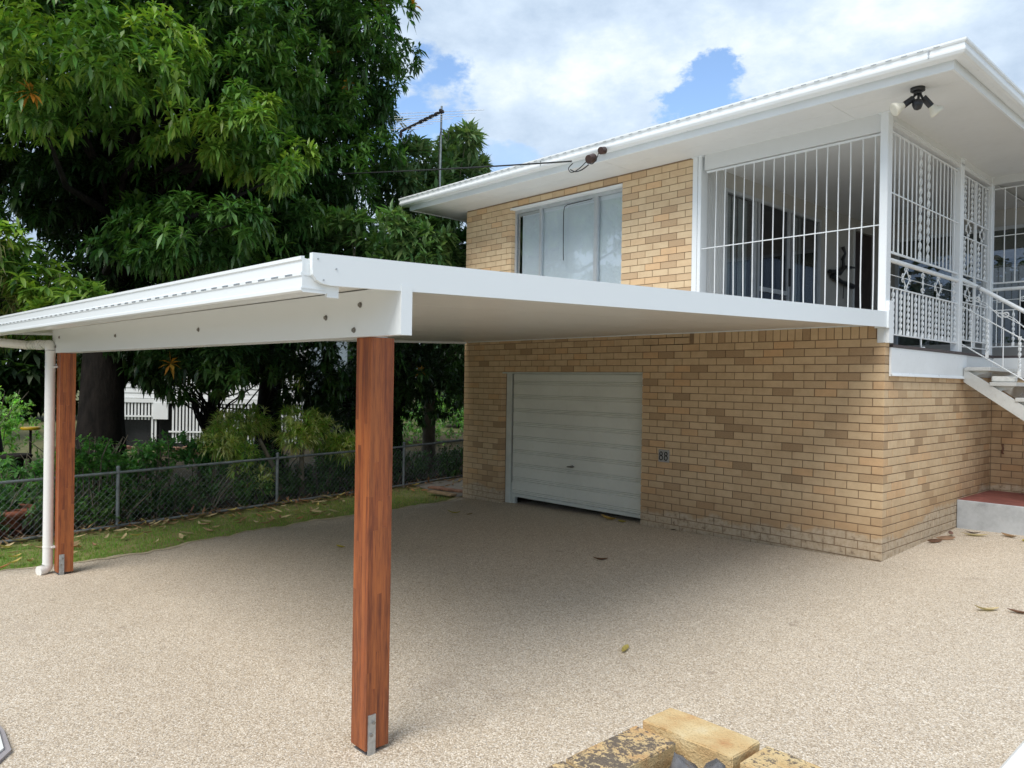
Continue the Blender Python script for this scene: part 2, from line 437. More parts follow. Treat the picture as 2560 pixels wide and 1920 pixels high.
# ------------------------------------------------------------------ mesh helpers
class MB:
    def __init__(self):
        self.v = []; self.f = []; self.bv = []; self.sm = []
    def add(self, vs, fs, bv=0.0, smooth=False):
        o = len(self.v)
        self.v.extend([tuple(p) for p in vs])
        for f in fs:
            self.f.append(tuple(i + o for i in f)); self.bv.append(bv); self.sm.append(smooth)
        return self
    def box(self, x0, x1, y0, y1, z0, z1, bv=0.0):
        x0, x1 = min(x0, x1), max(x0, x1); y0, y1 = min(y0, y1), max(y0, y1); z0, z1 = min(z0, z1), max(z0, z1)
        v = [(x0, y0, z0), (x1, y0, z0), (x1, y1, z0), (x0, y1, z0), (x0, y0, z1), (x1, y0, z1), (x1, y1, z1), (x0, y1, z1)]
        f = [(0, 3, 2, 1), (4, 5, 6, 7), (0, 1, 5, 4), (1, 2, 6, 5), (2, 3, 7, 6), (3, 0, 4, 7)]
        return self.add(v, f, bv)
    def cbox(self, x0, x1, y0, y1, z0, z1, c=0.004, bv=0.0):
        """box with chamfered edges"""
        x0, x1 = min(x0, x1), max(x0, x1); y0, y1 = min(y0, y1), max(y0, y1); z0, z1 = min(z0, z1), max(z0, z1)
        bm = bmesh.new()
        r = bmesh.ops.create_cube(bm, size=1)
        for q in bm.verts:
            q.co = Vector(((x0 + x1) / 2 + q.co.x * (x1 - x0), (y0 + y1) / 2 + q.co.y * (y1 - y0), (z0 + z1) / 2 + q.co.z * (z1 - z0)))
        bmesh.ops.bevel(bm, geom=bm.edges[:], offset=c, segments=1, affect='EDGES')
        self.add([q.co[:] for q in bm.verts], [tuple(w.index for w in fc.verts) for fc in bm.faces], bv)
        bm.free()
        return self
    def obox(self, o, ax, ay, az, bv=0.0):
        """box from origin corner and three edge vectors"""
        o = Vector(o); ax = Vector(ax); ay = Vector(ay); az = Vector(az)
        v = [o, o + ax, o + ax + ay, o + ay, o + az, o + ax + az, o + ax + ay + az, o + ay + az]
        f = [(0, 3, 2, 1), (4, 5, 6, 7), (0, 1, 5, 4), (1, 2, 6, 5), (2, 3, 7, 6), (3, 0, 4, 7)]
        return self.add([tuple(p) for p in v], f, bv)
    def tube(self, pts, r, n=8, cap=True, smooth=True, bv=0.0):
        pts = [Vector(p) for p in pts]
        rs = r if isinstance(r, (list, tuple)) else [r] * len(pts)
        rings = []
        up = None
        for i, p in enumerate(pts):
            a = pts[max(0, i - 1)]; b = pts[min(len(pts) - 1, i + 1)]
            d = (b - a).normalized()
            if up is None:
                up = Vector((0, 0, 1)) if abs(d.z) < 0.9 else Vector((1, 0, 0))
            s = d.cross(up).normalized(); up = s.cross(d).normalized()
            rings.append([p + (s * math.cos(2 * math.pi * k / n) + up * math.sin(2 * math.pi * k / n)) * rs[i] for k in range(n)])
        vs = [q for rg in rings for q in rg]
        fs = []
        for i in range(len(pts) - 1):
            for k in range(n):
                k2 = (k + 1) % n
                fs.append((i * n + k, i * n + k2, (i + 1) * n + k2, (i + 1) * n + k))
        self.add(vs, fs, bv, smooth)
        if cap:
            self.add(rings[0], [tuple(range(n))], bv); self.add(rings[-1], [tuple(range(n))[::-1]], bv)
        return self
    def prism(self, poly, axis, a, b, bv=0.0):
        """polygon in the plane normal to axis ('x' or 'y'), extruded a..b"""
        n = len(poly)
        if axis == 'x':
            v = [(a, p[0], p[1]) for p in poly] + [(b, p[0], p[1]) for p in poly]
        elif axis == 'y':
            v = [(p[0], a, p[1]) for p in poly] + [(p[0], b, p[1]) for p in poly]
        else:
            v = [(p[0], p[1], a) for p in poly] + [(p[0], p[1], b) for p in poly]
        f = [tuple(range(n)), tuple(range(2 * n - 1, n - 1, -1))] + [(i, i + n, (i + 1) % n + n, (i + 1) % n) for i in range(n)]
        return self.add(v, f, bv)
    def build(self, name, mat, parent=None, kind=None, fix=True):
        me = bpy.data.meshes.new(name)
        me.from_pydata([tuple(p) for p in self.v], [], self.f)
        at = me.attributes.new('bv', 'FLOAT', 'FACE')
        at.data.foreach_set('value', self.bv)
        if any(self.sm): me.polygons.foreach_set('use_smooth', self.sm)
        if fix:
            bm = bmesh.new(); bm.from_mesh(me)
            bmesh.ops.recalc_face_normals(bm, faces=bm.faces[:])
            bm.to_mesh(me); bm.free()
        me.materials.append(mat)
        me.update()
        o = bpy.data.objects.new(name, me)
        COL.objects.link(o)
        if parent is not None: o.parent = parent
        if kind: o['kind'] = kind
        return o

def place(name, me, parent=None, loc=(0, 0, 0), rot=(0, 0, 0)):
    o = bpy.data.objects.new(name, me)
    COL.objects.link(o)
    o.location = loc; o.rotation_euler = rot
    if parent is not None: o.parent = parent
    return o
def thing(name, label, cat, group=None):
    o = bpy.data.objects.new(name, None)
    o.empty_display_size = 0.1
    COL.objects.link(o)
    o['label'] = label; o['category'] = cat
    if group: o['group'] = group
    return o
def tag(o, label, cat, group=None):
    o['label'] = label; o['category'] = cat
    if group: o['group'] = group
    return o

def gz(x, y):
    t = min(max(-y / 5.9, 0), 1.7)
    xx = max(min(x, 3), -9)
    if t <= 1: z = .023 * xx * (1 - t) + (-.17 + .0125 * xx) * t
    else: z = (-.17 + .0125 * xx) - (t - 1) * .05
    if y > 0: z += .033 * min(y, 6)
    return z

# ================================================================== GROUND
def grid_sheet(name, mat, xs, ys, dz, kind='structure', zf=gz):
    v = [(x, y, zf(x, y) + dz) for y in ys for x in xs]
    nx = len(xs)
    f = [(j * nx + i, j * nx + i + 1, (j + 1) * nx + i + 1, (j + 1) * nx + i) for j in range(len(ys) - 1) for i in range(nx - 1)]
    m = MB(); m.add(v, f, 0, True)
    o = m.build(name, mat, fix=False)
    o['kind'] = kind
    return o
def lin(a, b, n): return [a + (b - a) * i / (n - 1) for i in range(n)]
def hz(x, y):
    z = gz(x, y)
    r = math.hypot(x, y)
    return z - 0.10 - 0.0008 * max(0, r - 20)
grid_sheet('ground', MT['far_ground'], [-240, -150, -90, -60] + lin(-40, 20, 25) + [40, 70, 120, 200], [-160, -90, -50, -30] + lin(-20, 20, 17) + [30, 50, 90, 160, 240], 0.0, zf=hz)

EDGE = [(-16, -6.15), (-6.4, -6.07), (-5.75, -6.03), (-5.1, -6.03), (-4.1, -6.25), (-2.6, -6.47), (-1.5, -6.42), (-0.4, -6.5), (-0.03, -6.62)]
def edge_x(y):
    if y <= EDGE[0][0]: return EDGE[0][1]
    for (y0, x0), (y1, x1) in zip(EDGE, EDGE[1:]):
        if y <= y1: return x0 + (x1 - x0) * (y - y0) / (y1 - y0)
    return EDGE[-1][1]
def wob(y): return 0.035 * math.sin(y * 7.3) + 0.02 * math.sin(y * 17.1 + 1) + 0.015 * math.sin(y * 31 + 2)
def fence_x(y): return -8.39 - .125 * y
# driveway sheet with an irregular left edge
m = MB()
ys = lin(-16, -0.03, 220)
xs_r = [0, 0.0012, 0.02, 0.06, 0.12, 0.2, 0.32, 0.45, 0.6, 0.8, 1.0]
vs = []; fs = []
for y in ys:
    x0 = edge_x(y) + wob(y)
    for t in xs_r:
        x = x0 + (12 - x0) * t
        z = gz(x, y) + (0.012 if t > 0 else -0.02)
        vs.append((x, y, z))
n = len(xs_r)
for j in range(len(ys) - 1):
    for i in range(n - 1):
        fs.append((j * n + i, j * n + i + 1, (j + 1) * n + i + 1, (j + 1) * n + i))
m.add(vs, fs, 0, True)
# strip right of the house corner going back, and the strip in the garage mouth
vs = []; fs = []
ys2 = lin(-0.03, 6, 20); xs2 = lin(-0.0, 12, 12)
for y in ys2:
    for x in xs2: vs.append((x, y, gz(x, y) + 0.012))
for j in range(19):
    for i in range(11): fs.append((j * 12 + i, j * 12 + i + 1, (j + 1) * 12 + i + 1, (j + 1) * 12 + i))
m.add(vs, fs, 0, True)
m.add([(-5.7, -0.03, gz(-5.7, 0) + .012), (-3.0, -0.03, gz(-3, 0) + .012), (-3.0, 0.6, gz(-3, 0) + .012), (-5.7, 0.6, gz(-5.7, 0) + .012)], [(0, 1, 2, 3)])
drive = m.build('driveway', MT['drive'], kind='structure', fix=False)

# pale dusty strip where the driveway meets the lawn
m = MB(); vs = []; fs = []
for y in ys:
    a = edge_x(y) + wob(y)
    w = .06 + .05 * math.sin(y * 2.3 + 1) + .03 * math.sin(y * 9) + .02 * math.sin(y * 23)
    for t in (0, .5, 1.0):
        x = a - .04 + (max(w, .0) + .06) * t
        vs.append((x, y, gz(x, y) + (-.002, .0165, .0160)[int(t * 2)]))
for j in range(len(ys) - 1):
    for i in range(2): fs.append((j * 3 + i, j * 3 + i + 1, (j + 1) * 3 + i + 1, (j + 1) * 3 + i))
m.add(vs, fs, 0, True)
m.build('sand_edge', soil_mat('pale_sand', (0.40, 0.34, 0.22), (0.58, 0.50, 0.36), 8), kind='structure', fix=False)
m = MB(); m.add([(-60, -24, -.38), (60, -24, -.38), (60, -16, -.33), (-60, -16, -.33)], [(0, 1, 2, 3)])  # unseen street strip, added pale to bounce light onto the facade
m.build('street', concrete('street_bounce', (0.30, 0.29, 0.27), 3, .2), kind='structure', fix=False)
# lawn strip
m = MB(); vs = []; fs = []
for y in lin(-16, 8, 100):
    a = fence_x(y) - 0.1; b = min(edge_x(y) + 0.25, -5.9)
    if y > -0.03: b = -6.62
    for t in lin(0, 1, 6):
        x = a + (b - a) * t
        vs.append((x, y, gz(x, y) - 0.006))
for j in range(99):
    for i in range(5): fs.append((j * 6 + i, j * 6 + i + 1, (j + 1) * 6 + i + 1, (j + 1) * 6 + i))
m.add(vs, fs, 0, True)
m.build('lawn_ground', MT['lawn_soil'], kind='structure', fix=False)
# garden soil beyond fence
m = MB(); vs = []; fs = []
for y in lin(-16, 14, 40):
    a = -17.5; b = fence_x(y) - 0.1
    for t in lin(0, 1, 8):
        x = a + (b - a) * t
        vs.append((x, y, gz(x, y) - 0.012 + 0.03 * math.sin(x * 3 + y * 2)))
for j in range(39):
    for i in range(7): fs.append((j * 8 + i, j * 8 + i + 1, (j + 1) * 8 + i + 1, (j + 1) * 8 + i))
m.add(vs, fs, 0, True)
m.build('garden_bed', MT['garden_soil'], kind='structure', fix=False)
# concrete path beside the house
m = MB()
m.add([(-8.35, 0.25, gz(-8.3, .25) + .02), (-6.62, -0.1, gz(-6.6, 0) + .02), (-6.62, 6, gz(-6.6, 6) + .02), (-9.0, 6, gz(-8.9, 6) + .02)], [(0, 1, 2, 3)])
m.build('side_path', MT['path'], kind='structure', fix=False)
for i, (x, y, ll, a, lab) in enumerate([(-7.0, -0.12, 0.55, 0.15, 'weathered board lying nearest the foot of the brick wall'), (-7.25, 0.22, 0.8, 0.28, 'long grey board lying on the side path behind the other board')]):
    mb = MB().cbox(-ll / 2, ll / 2, -0.07, 0.07, 0, 0.03, 0.004)
    o = mb.build('board', MT['mulch'] if i else paint('tan_board', (0.36, 0.25, 0.14), .8, .2, 9, .2, .2))
    o.location = (x, y, gz(x, y) + 0.035); o.rotation_euler = (0.03, 0.02, a)
    tag(o, lab, 'board')

# grass blades (uncountable)
def grass():
    N = 60000
    ys = RNG.uniform(-9.5, 1.2, N); u = RNG.random(N)
    v = np.zeros((N, 3, 3)); cols = np.zeros((N, 3))
    keep = np.ones(N, bool)
    ex = np.array([edge_x(y) + wob(y) for y in ys]); fx = fence_x(ys)
    ex = np.where(ys > -0.05, -6.66, ex)
    xs = fx - 0.05 + (ex - fx + 0.05) * np.power(u, 0.8)
    cl = np.sin(xs * 9 + ys * 5) * np.sin(ys * 7 - xs * 3) + np.sin(xs * 23 + 1) * np.sin(ys * 19)
    keep &= cl + RNG.normal(0, .8, N) > -0.75
    keep &= ~((ys > -0.6) & (RNG.random(N) > 0.35))
    keep &= ~((xs - fx < 0.35) & (RNG.random(N) > 0.35))
    xs, ys = xs[keep], ys[keep]; N = len(xs)
    z0 = np.array([gz(a, b) for a, b in zip(xs, ys)]) - 0.008
    h = RNG.uniform(0.015, 0.05, N); w = RNG.uniform(0.002, 0.004, N); a = RNG.uniform(0, 2 * np.pi, N)
    lean = RNG.uniform(0, 0.035, N); b = RNG.uniform(0, 2 * np.pi, N)
    v = np.zeros((N, 3, 3))
    v[:, 0] = np.stack([xs - np.cos(a) * w, ys - np.sin(a) * w, z0], 1)
    v[:, 1] = np.stack([xs + np.cos(a) * w, ys + np.sin(a) * w, z0], 1)
    v[:, 2] = np.stack([xs + np.cos(b) * lean, ys + np.sin(b) * lean, z0 + h], 1)
    t = RNG.random(N)
    dry = RNG.random(N) < np.clip(0.12 + 0.10 * (ys + 6), 0.1, 0.55)
    c = np.stack([0.16 + 0.10 * t, 0.34 + 0.12 * t, 0.05 + 0.03 * t], 1)
    c[dry] = np.stack([0.38 + 0.1 * t[dry], 0.33 + 0.08 * t[dry], 0.14 + 0.04 * t[dry]], 1)
    return v.reshape(-1, 3), np.arange(N * 3).reshape(-1, 3), np.repeat(c, 3, 0)

def np_mesh(name, V, Fc, C, mat, parent=None, kind=None, smooth=False):
    me = bpy.data.meshes.new(name)
    me.vertices.add(len(V)); me.vertices.foreach_set('co', V.astype(np.float32).ravel())
    k = Fc.shape[1]
    me.loops.add(Fc.size); me.loops.foreach_set('vertex_index', Fc.astype(np.int32).ravel())
    me.polygons.add(len(Fc)); me.polygons.foreach_set('loop_start', np.arange(0, Fc.size, k, dtype=np.int32))
    try: me.polygons.foreach_set('loop_total', np.full(len(Fc), k, np.int32))
    except Exception: pass
    me.update(calc_edges=True)
    at = me.attributes.new('lc', 'FLOAT_COLOR', 'POINT')
    at.data.foreach_set('color', np.concatenate([C, np.ones((len(C), 1))], 1).astype(np.float32).ravel())
    if smooth: me.polygons.foreach_set('use_smooth', np.ones(len(Fc), bool))
    me.materials.append(mat)
    o = bpy.data.objects.new(name, me); COL.objects.link(o)
    if parent is not None: o.parent = parent
    if kind: o['kind'] = kind
    return o
V, Fc, C = grass()
o = np_mesh('lawn_grass', V, Fc, C, MT['grass'], kind='stuff')
tag(o, 'short patchy green grass along the driveway edge', 'grass')

# ================================================================== HOUSE
house = thing('brick_house', 'two-storey cream brick house with white eaves, roller door and barred porch', 'house')
ZS = 2.245          # underside of the soldier course
CH = 0.086
BW = 0.24
ZSOF = 4.515
XL = -6.60
GX0, GX1, GZT = -5.70, -3.0, 1.895      # garage opening
WX0, WX1, WZ0, WZ1 = -5.525, -3.38, 2.72, 4.395   # window opening
PX = -2.29           # right end of upper wall

lower_wall = thing('x', '', ''); bpy.data.objects.remove(lower_wall)
# wall cores (mortar)
mb = MB()
mo = 0.007
mb.box(XL + mo, GX0 - mo, mo, 0.25, -0.4, 2.40)
mb.box(GX1 + mo, -mo, mo, 0.12, -0.4, 2.40)
mb.box(GX1 + mo, -0.4, 0.12, 0.25, -0.4, 2.19)
mb.box(GX0 - mo, GX1 + mo, mo, 0.25, GZT + mo, 2.40)
mb.box(GX1 + mo, PX - mo, mo, 0.25, 2.19, 2.40)
mb.box(XL + mo, XL + 0.25, 0.25, 9.0, -0.4, 4.5)
w_low = mb.build('wall', MT['mortar'], house)
mb = MB()
mb.box(XL + mo, WX0 - mo, mo, 0.12, 2.40, ZSOF + .05)
mb.box(WX1 + mo, PX - mo, mo, 0.12, 2.40, ZSOF + .05)
mb.box(WX0 - mo, WX1 + mo, mo, 0.12, WZ1 + mo, ZSOF + .05)
mb.box(WX0 - mo, WX1 + mo, mo, 0.12, 2.40, WZ0)
w_up = mb.build('wall', MT['mortar'], house)
mb = MB()
mb.box(-0.25, -mo, 0.12, 3.53, -0.4, 2.17)
mb.box(-0.25, 3.2, 3.53 + mo, 3.80, -0.4, 2.17)
w_side = mb.build('wall', MT['mortar'], house)

# ---- bricks: list of (x0,x1,y0,y1,z0,z1, wall)
J = 0.005
bricks = []
def row_front(x_left, x_right, z0, first, depth, wall, corner_r=None, corner_l=None, y=0.0):
    """bricks along X with joints at x = -first - k*BW, clipped to x_left..x_right"""
    joints = [x_right]
    k = 0
    while True:
        xj = -first - k * BW
        k += 1
        if xj <= x_left + 0.03: break
        if xj < x_right - 0.03: joints.append(xj)
        elif k > 200: break
    joints.append(x_left)
    for i in range(len(joints) - 1):
        a, b = joints[i + 1], joints[i]
        d = depth
        x0 = a + (J if i < len(joints) - 2 else 0.0)
        x1 = b - (J if i > 0 else 0.0)
        dd = d
        if (i == 0 and corner_r) or (i == len(joints) - 2 and corner_l): dd = 0.105
        bricks.append((x0, x1, y, y + dd, z0 + J, z0 + CH - J, wall, 1))
ncourse = 29
for c in range(1, ncourse):
    z0 = ZS - c * CH
    odd = (c % 2 == 1)
    first = 0.24 if odd else 0.12
    if z0 + CH < -0.35: break
    x_r = 0.0 if odd else -0.11 - J * 2
    if not odd: first = 0.12 + 0.24
    if z0 + 0.5 * CH > GZT:
        row_front(XL, x_r, z0, first, 0.03, w_low, corner_r=odd)
    else:
        row_front(GX1, x_r, z0, first, 0.03, w_low, corner_r=odd, corner_l=True)
        row_front(XL, GX0, z0, first, 0.03, w_low, corner_r=True, corner_l=True)
# courses above, left of the soldier band
for c in range(0, 3):
    z0 = ZS + c * CH
    row_front(XL, -2.30, z0, 0.12 if c % 2 == 0 else 0.24, 0.03, w_low)
# soldier course
k = 0
while True:
    x1 = -k * 0.0862
    x0 = x1 - 0.0862
    if x0 < -2.30: break
    bricks.append((x0 + J, x1 - (J if k else 0), 0, 0.03 if k else 0.10, ZS + J, ZS + 0.15, w_low, 1))
    k += 1
# side wall bricks (X = 0 face), stretchers along Y
for c in range(1, ncourse):
    z0 = ZS - c * CH
    if z0 + CH < -0.1: break
    if z0 + CH > 2.17: continue
    odd = (c % 2 == 1)
    if not odd:
        bricks.append((-0.11, 0.0, 0.0, 0.23, z0 + J, z0 + CH - J, w_side, 2)); y = 0.24
    else: y = 0.12
    while y < 3.5:
        y1 = min(y + 0.24, 3.53)
        bricks.append((-0.03, 0.0, y + J, y1 - J, z0 + J, z0 + CH - J, w_side, 2))
        y += 0.24
# return wall facing -Y at Y=3.53
for c in range(4, ncourse):
    z0 = ZS - c * CH
    if z0 + CH < 0.0: break
    x = 0.0 if c % 2 else -0.12
    while x < 3.1:
        a = max(x, 0.0)
        bricks.append((a + J, x + .24 - J, 3.53, 3.56, z0 + J, z0 + CH - J, w_side, 3))
        x += 0.24
# upper wall
zt = 2.245 + 24 * CH * 1.0055
UC = 0.0865
k = 0
z0 = 2.245 + 25.05 * UC + 0.0
c = 0
while z0 > 2.5:
    z1 = min(z0 + UC, ZSOF + 0.02)
    fst = (0.24 if c % 2 else 0.12)
    rows = []
    def rowu(xl, xr, cl, cr):
        joints = [xr]
        kk = 0
        while True:
            xj = PX + 0.02 - fst + 0.12 - kk * BW
            kk += 1
            if xj <= xl + 0.05: break
            if xj < xr - 0.05: joints.append(xj)
        joints.append(xl)
        for i in range(len(joints) - 1):
            a, b = joints[i + 1], joints[i]
            dd = 0.105 if (i == 0 and cr) or (i == len(joints) - 2 and cl) else 0.03
            bricks.append((a + (J if i < len(joints) - 2 else 0), b - (J if i else 0), 0, dd, z0 + J, z1 - J * .8, w_up, 4))
    if z0 + UC * .5 > WZ1 or z0 < WZ0 - UC:
        rowu(XL, PX, False, True)
    else:
        rowu(XL, WX0, False, True)
        rowu(WX1, PX, True, True)
    z0 -= UC
    c += 1

# nearest 300 bricks become separate sub-parts, the rest one mesh per wall
cp = Vector(CAM_POS)
def bvis(b):
    cx, cy, cz = (b[0] + b[1]) / 2, (b[2] + b[3]) / 2, (b[4] + b[5]) / 2
    d = (Vector((cx, cy, cz)) - cp).length
    if b[7] == 1 and cz < gz(cx, cy): return 1e9
    if b[7] == 2: return d * 1.15 if cz > gz(0, cy) and cz < 1.86 else 1e9
    if b[7] == 4 and cz < 2.9: return 1e9
    w = b[1] - b[0] if b[7] != 2 else (b[3] - b[2]) * .55
    return d / max(w, 0.04) ** 0.5
order = sorted(range(len(bricks)), key=lambda i: bvis(bricks[i]))
near = set(order[:300])
shared = {}
rest = {}
for i, b in enumerate(bricks):
    if bvis(b) >= 1e9 and b[7] != 4 : 
        if b[5] < -0.3: continue
    jit = random.uniform(-0.0012, 0.0012)
    x0, x1, y0, y1, z0, z1, wall, face = b
    if face == 2: x1 += jit
    else: y0 += jit
    if i in near:
        key = (round(x1 - x0, 3), round(y1 - y0, 3), round(z1 - z0, 3), face)
        if key not in shared:
            tmp = MB().cbox(0, x1 - x0, 0, y1 - y0, 0, z1 - z0, 0.003)
            ob = tmp.build('brick', MT['brick_low'] if face != 4 else MT['brick_up_lit'])
            shared[key] = ob.data
            bpy.data.objects.remove(ob)
        o = place('brick', shared[key], wall, (x0, y0, z0))
    else:
        rest.setdefault((wall.name, face == 4), [wall, MB()])[1].box(x0, x1, y0, y1, z0, z1, random.random())
for (wn_, up), (wall, mbx) in rest.items():
    o = mbx.build('brickwork', MT['brick_up_lit'] if up else MT['brick_low'], wall, kind='stuff')

# ---- eaves
mb = MB()
EX0, EX1, EY0, EY1 = -7.21, 0.80, -0.70, 9.5
sof = MB().box(EX0 + .02, EX1 - .02, EY0 + .02, EY1, ZSOF, ZSOF + 0.012).build('soffit', MT['eave'], house)
mb = MB()
for x in (-5.6, -3.2, -0.35):
    mb.box(x - 0.02, x + 0.02, EY0 + .03, -0.01, ZSOF - 0.003, ZSOF + 0.005)
mb.box(EX0 + .03, EX1 - .03, EY0 + .36, EY0 + .364, ZSOF - 0.0015, ZSOF)
mb.build('cover_strip', MT['eave'], house)
mb = MB()
mb.box(EX0, EX1, EY0, EY0 + 0.02, ZSOF - 0.015, ZSOF + 0.13)
mb.box(EX1 - .02, EX1, EY0 + 0.02, EY1, ZSOF - 0.015, ZSOF + 0.13)
mb.box(EX0, EX0 + .02, EY0 + 0.02, EY1, ZSOF - 0.015, ZSOF + 0.13)
mb.build('fascia', MT['white'], house)
# gutter profile (distance outward, height): ogee-ish quad gutter with a lip
GP = [(0.0, 0.105), (0.02, 0.088), (0.085, 0.088), (0.108, 0.097), (0.122, 0.118), (0.124, 0.135), (0.116, 0.150), (0.117, 0.178), (0.126, 0.184), (0.132, 0.196), (0.132, 0.212), (0.124, 0.214), (0.122, 0.190), (0.0, 0.190)]
corners = [(EX0, EY1, -1, 0), (EX0, EY0, -1, -1), (EX1, EY0, 1, -1), (EX1, EY1, 1, 0)]
mb = MB(); vs = []; fs = []
for (x, y, sx, sy) in corners:
    for d, h in GP: vs.append((x + sx * d, y + sy * d, ZSOF + h - 0.03))
n = len(GP)
for j in range(3):
    for i in range(n - 1): fs.append((j * n + i, j * n + i + 1, (j + 1) * n + i + 1, (j + 1) * n + i))
mb.add(vs, fs)
gut = mb.build('gutter', MT['white'], house)
mb = MB()     # joiner seams and bracket tabs along the gutter
for x in (0.63, -4.1): mb.box(x, x + 0.012, EY0 - 0.127, EY0 - 0.11, ZSOF + 0.085, ZSOF + 0.187)
for i in range(60):
    x = EX0 + 0.1 + i * 0.132
    mb.box(x, x + 0.05, EY0 - 0.136, EY0 - 0.1255, ZSOF + 0.160, ZSOF + 0.166)
mb.build('gutter_clip', MT['zinc'], gut, kind='stuff')
# roof: low hip in corrugated sheet
mb = MB()
rx0, rx1, ry0, ry1 = EX0 - .06, EX1 + .06, EY0 - .06, EY1
zb = ZSOF + 0.17; zr = zb + 0.42
cxr = (rx0 + rx1) / 2
mb.add([(rx0, ry0, zb), (rx1, ry0, zb), (rx1, ry1, zb), (rx0, ry1, zb), (cxr, ry0 + 4.0, zr), (cxr, ry1, zr)], [(0, 1, 4), (1, 2, 5, 4), (3, 0, 4, 5), (2, 3, 5)])
mb.build('roof', MT['roof'], house)
# ---- window
wf = MB()
y0, y1 = 0.075, 0.125
def fr(a, b, c, d, yy0=y0, yy1=y1): wf.box(a, b, yy0, yy1, c, d)
fr(WX0, WX0 + .035, WZ0, WZ1 - .03); fr(WX1 - .035, WX1, WZ0, WZ1 - .03)
fr(WX0 + .035, WX1 - .035, WZ1 - .075, WZ1 - .03); fr(WX0 + .035, WX1 - .035, WZ0, WZ0 + .04)
fr(-4.99, -4.955, WZ0 + .04, WZ1 - .075, 0.065, 0.105)
fr(-3.925, -3.865, WZ0 + .04, WZ1 - .075, 0.065, 0.115)
win = wf.build('window', MT['alu'], house)
MB().box(WX0 - 0.02, WX1 + 0.005, -0.012, 0.10, WZ1 - .028, WZ1 - .001).build('window_head', MT['white'], win)
mb = MB(); mb.box(WX0 + .06, WX0 + .075, 0.10, 0.115, WZ0 + .05, WZ1 - .10); mb.box(WX0 + .036, -4.99, .108, .118, WZ1 - .115, WZ1 - .078)
mb.build('sash', MT['alu'], win)
for a, b in ((WX0 + .036, -4.991), (-4.954, -3.926), (-3.864, WX1 - .036)):
    MB().box(a, b, 0.094, 0.097, WZ0 + .041, WZ1 - .076).build('pane', MT['glass'], win)
bl = MB()
bl.box(WX0 + .105, WX1 - .03, 0.14, 0.144, WZ0, WZ1 - .03)
bl.build('blind', MT['blind'], win)
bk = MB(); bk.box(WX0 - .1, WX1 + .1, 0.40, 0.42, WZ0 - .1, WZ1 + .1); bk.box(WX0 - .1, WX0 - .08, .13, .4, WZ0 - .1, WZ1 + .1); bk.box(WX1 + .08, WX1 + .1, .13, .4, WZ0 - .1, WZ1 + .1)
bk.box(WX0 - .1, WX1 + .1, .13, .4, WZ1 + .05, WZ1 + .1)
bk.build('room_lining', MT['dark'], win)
cord = MB()
pts = [(-3.95, 0.055, WZ1 - .10), (-4.2, 0.05, WZ1 - .105), (-4.42, .05, WZ1 - .11), (-4.47, .05, WZ1 - .13), (-4.485, .05, WZ1 - .2), (-4.485, .05, 3.9), (-4.48, .05, 3.6), (-4.475, .05, 3.50)]
tag(cord.tube(pts, 0.006, 6).build('cord', MT['cable']), 'black cord hanging down in front of the middle window pane', 'cord')

# ---- garage door
rd = MB()
gar = None
zlist = [1.715 - .2095 * i for i in range(8)]
ydoor = 0.115
door = MB()
door.box(GX0 + .16, GX1, ydoor + .02, ydoor + .03, 0.0, GZT)
door_o = door.build('roller_door', MT['rdoor'], house)
tops = [GZT - 0.02] + zlist
bots = zlist + [0.045]
def panel(z1, z0):
    # shallow pan with three fine ribs along the bottom edge
    prof = [(ydoor + .012, z1), (ydoor, z1 - .006), (ydoor, z0 + .058), (ydoor + .012, z0 + .052), (ydoor + .002, z0 + .046), (ydoor + .002, z0 + .034), (ydoor + .013, z0 + .029), (ydoor + .002, z0 + .024), (ydoor + .002, z0 + .012), (ydoor + .013, z0 + .004), (ydoor + .012, z0)]
    vs = [(GX0 + .16, p[0], p[1]) for p in prof] + [(GX1 - .004, p[0], p[1]) for p in prof]
    n = len(prof)
    return MB().add(vs, [(i, i + 1, i + 1 + n, i + n) for i in range(n - 1)])
for a, b in zip(tops, bots): panel(a, b).build('panel', MT['rdoor'], door_o)
MB().box(GX0 + .16, GX1 - .004, ydoor - .012, ydoor + .02, -0.005, 0.042).build('bottom_rail', MT['jamb'], door_o)
hd = MB(); hd.tube([(-4.294, ydoor, .56), (-4.294, ydoor - .035, .56)], 0.018, 10); hd.tube([(-4.37, ydoor - .035, .553), (-4.30, ydoor - .038, .56), (-4.24, ydoor - .035, .565)], [0.008, 0.014, 0.010], 8)
hd.build('handle', MT['bolt'], door_o)
jb = MB(); jb.box(GX0, GX0 + .12, 0.115, 0.20, -0.3, GZT); jb.box(GX0 + .012, GX0 + .028, .108, .115, -.3, GZT - .02)
jb.box(GX0 + .12, GX0 + .2, 0.135, 0.19, -0.3, 0.2)
jb.build('door_jamb', MT['jamb'], house)
MB().box(GX0, GX1, 0.02, 0.125, GZT - .018, GZT + .004).build('lintel_plate', MT['jamb'], house)
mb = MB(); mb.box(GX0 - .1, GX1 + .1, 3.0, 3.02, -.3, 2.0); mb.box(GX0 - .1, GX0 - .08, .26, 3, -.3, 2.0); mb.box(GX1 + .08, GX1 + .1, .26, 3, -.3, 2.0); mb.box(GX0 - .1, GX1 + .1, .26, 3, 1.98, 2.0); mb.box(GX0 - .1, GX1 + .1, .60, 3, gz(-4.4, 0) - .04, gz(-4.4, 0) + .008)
mb.build('garage_lining', MT['dark'], house)

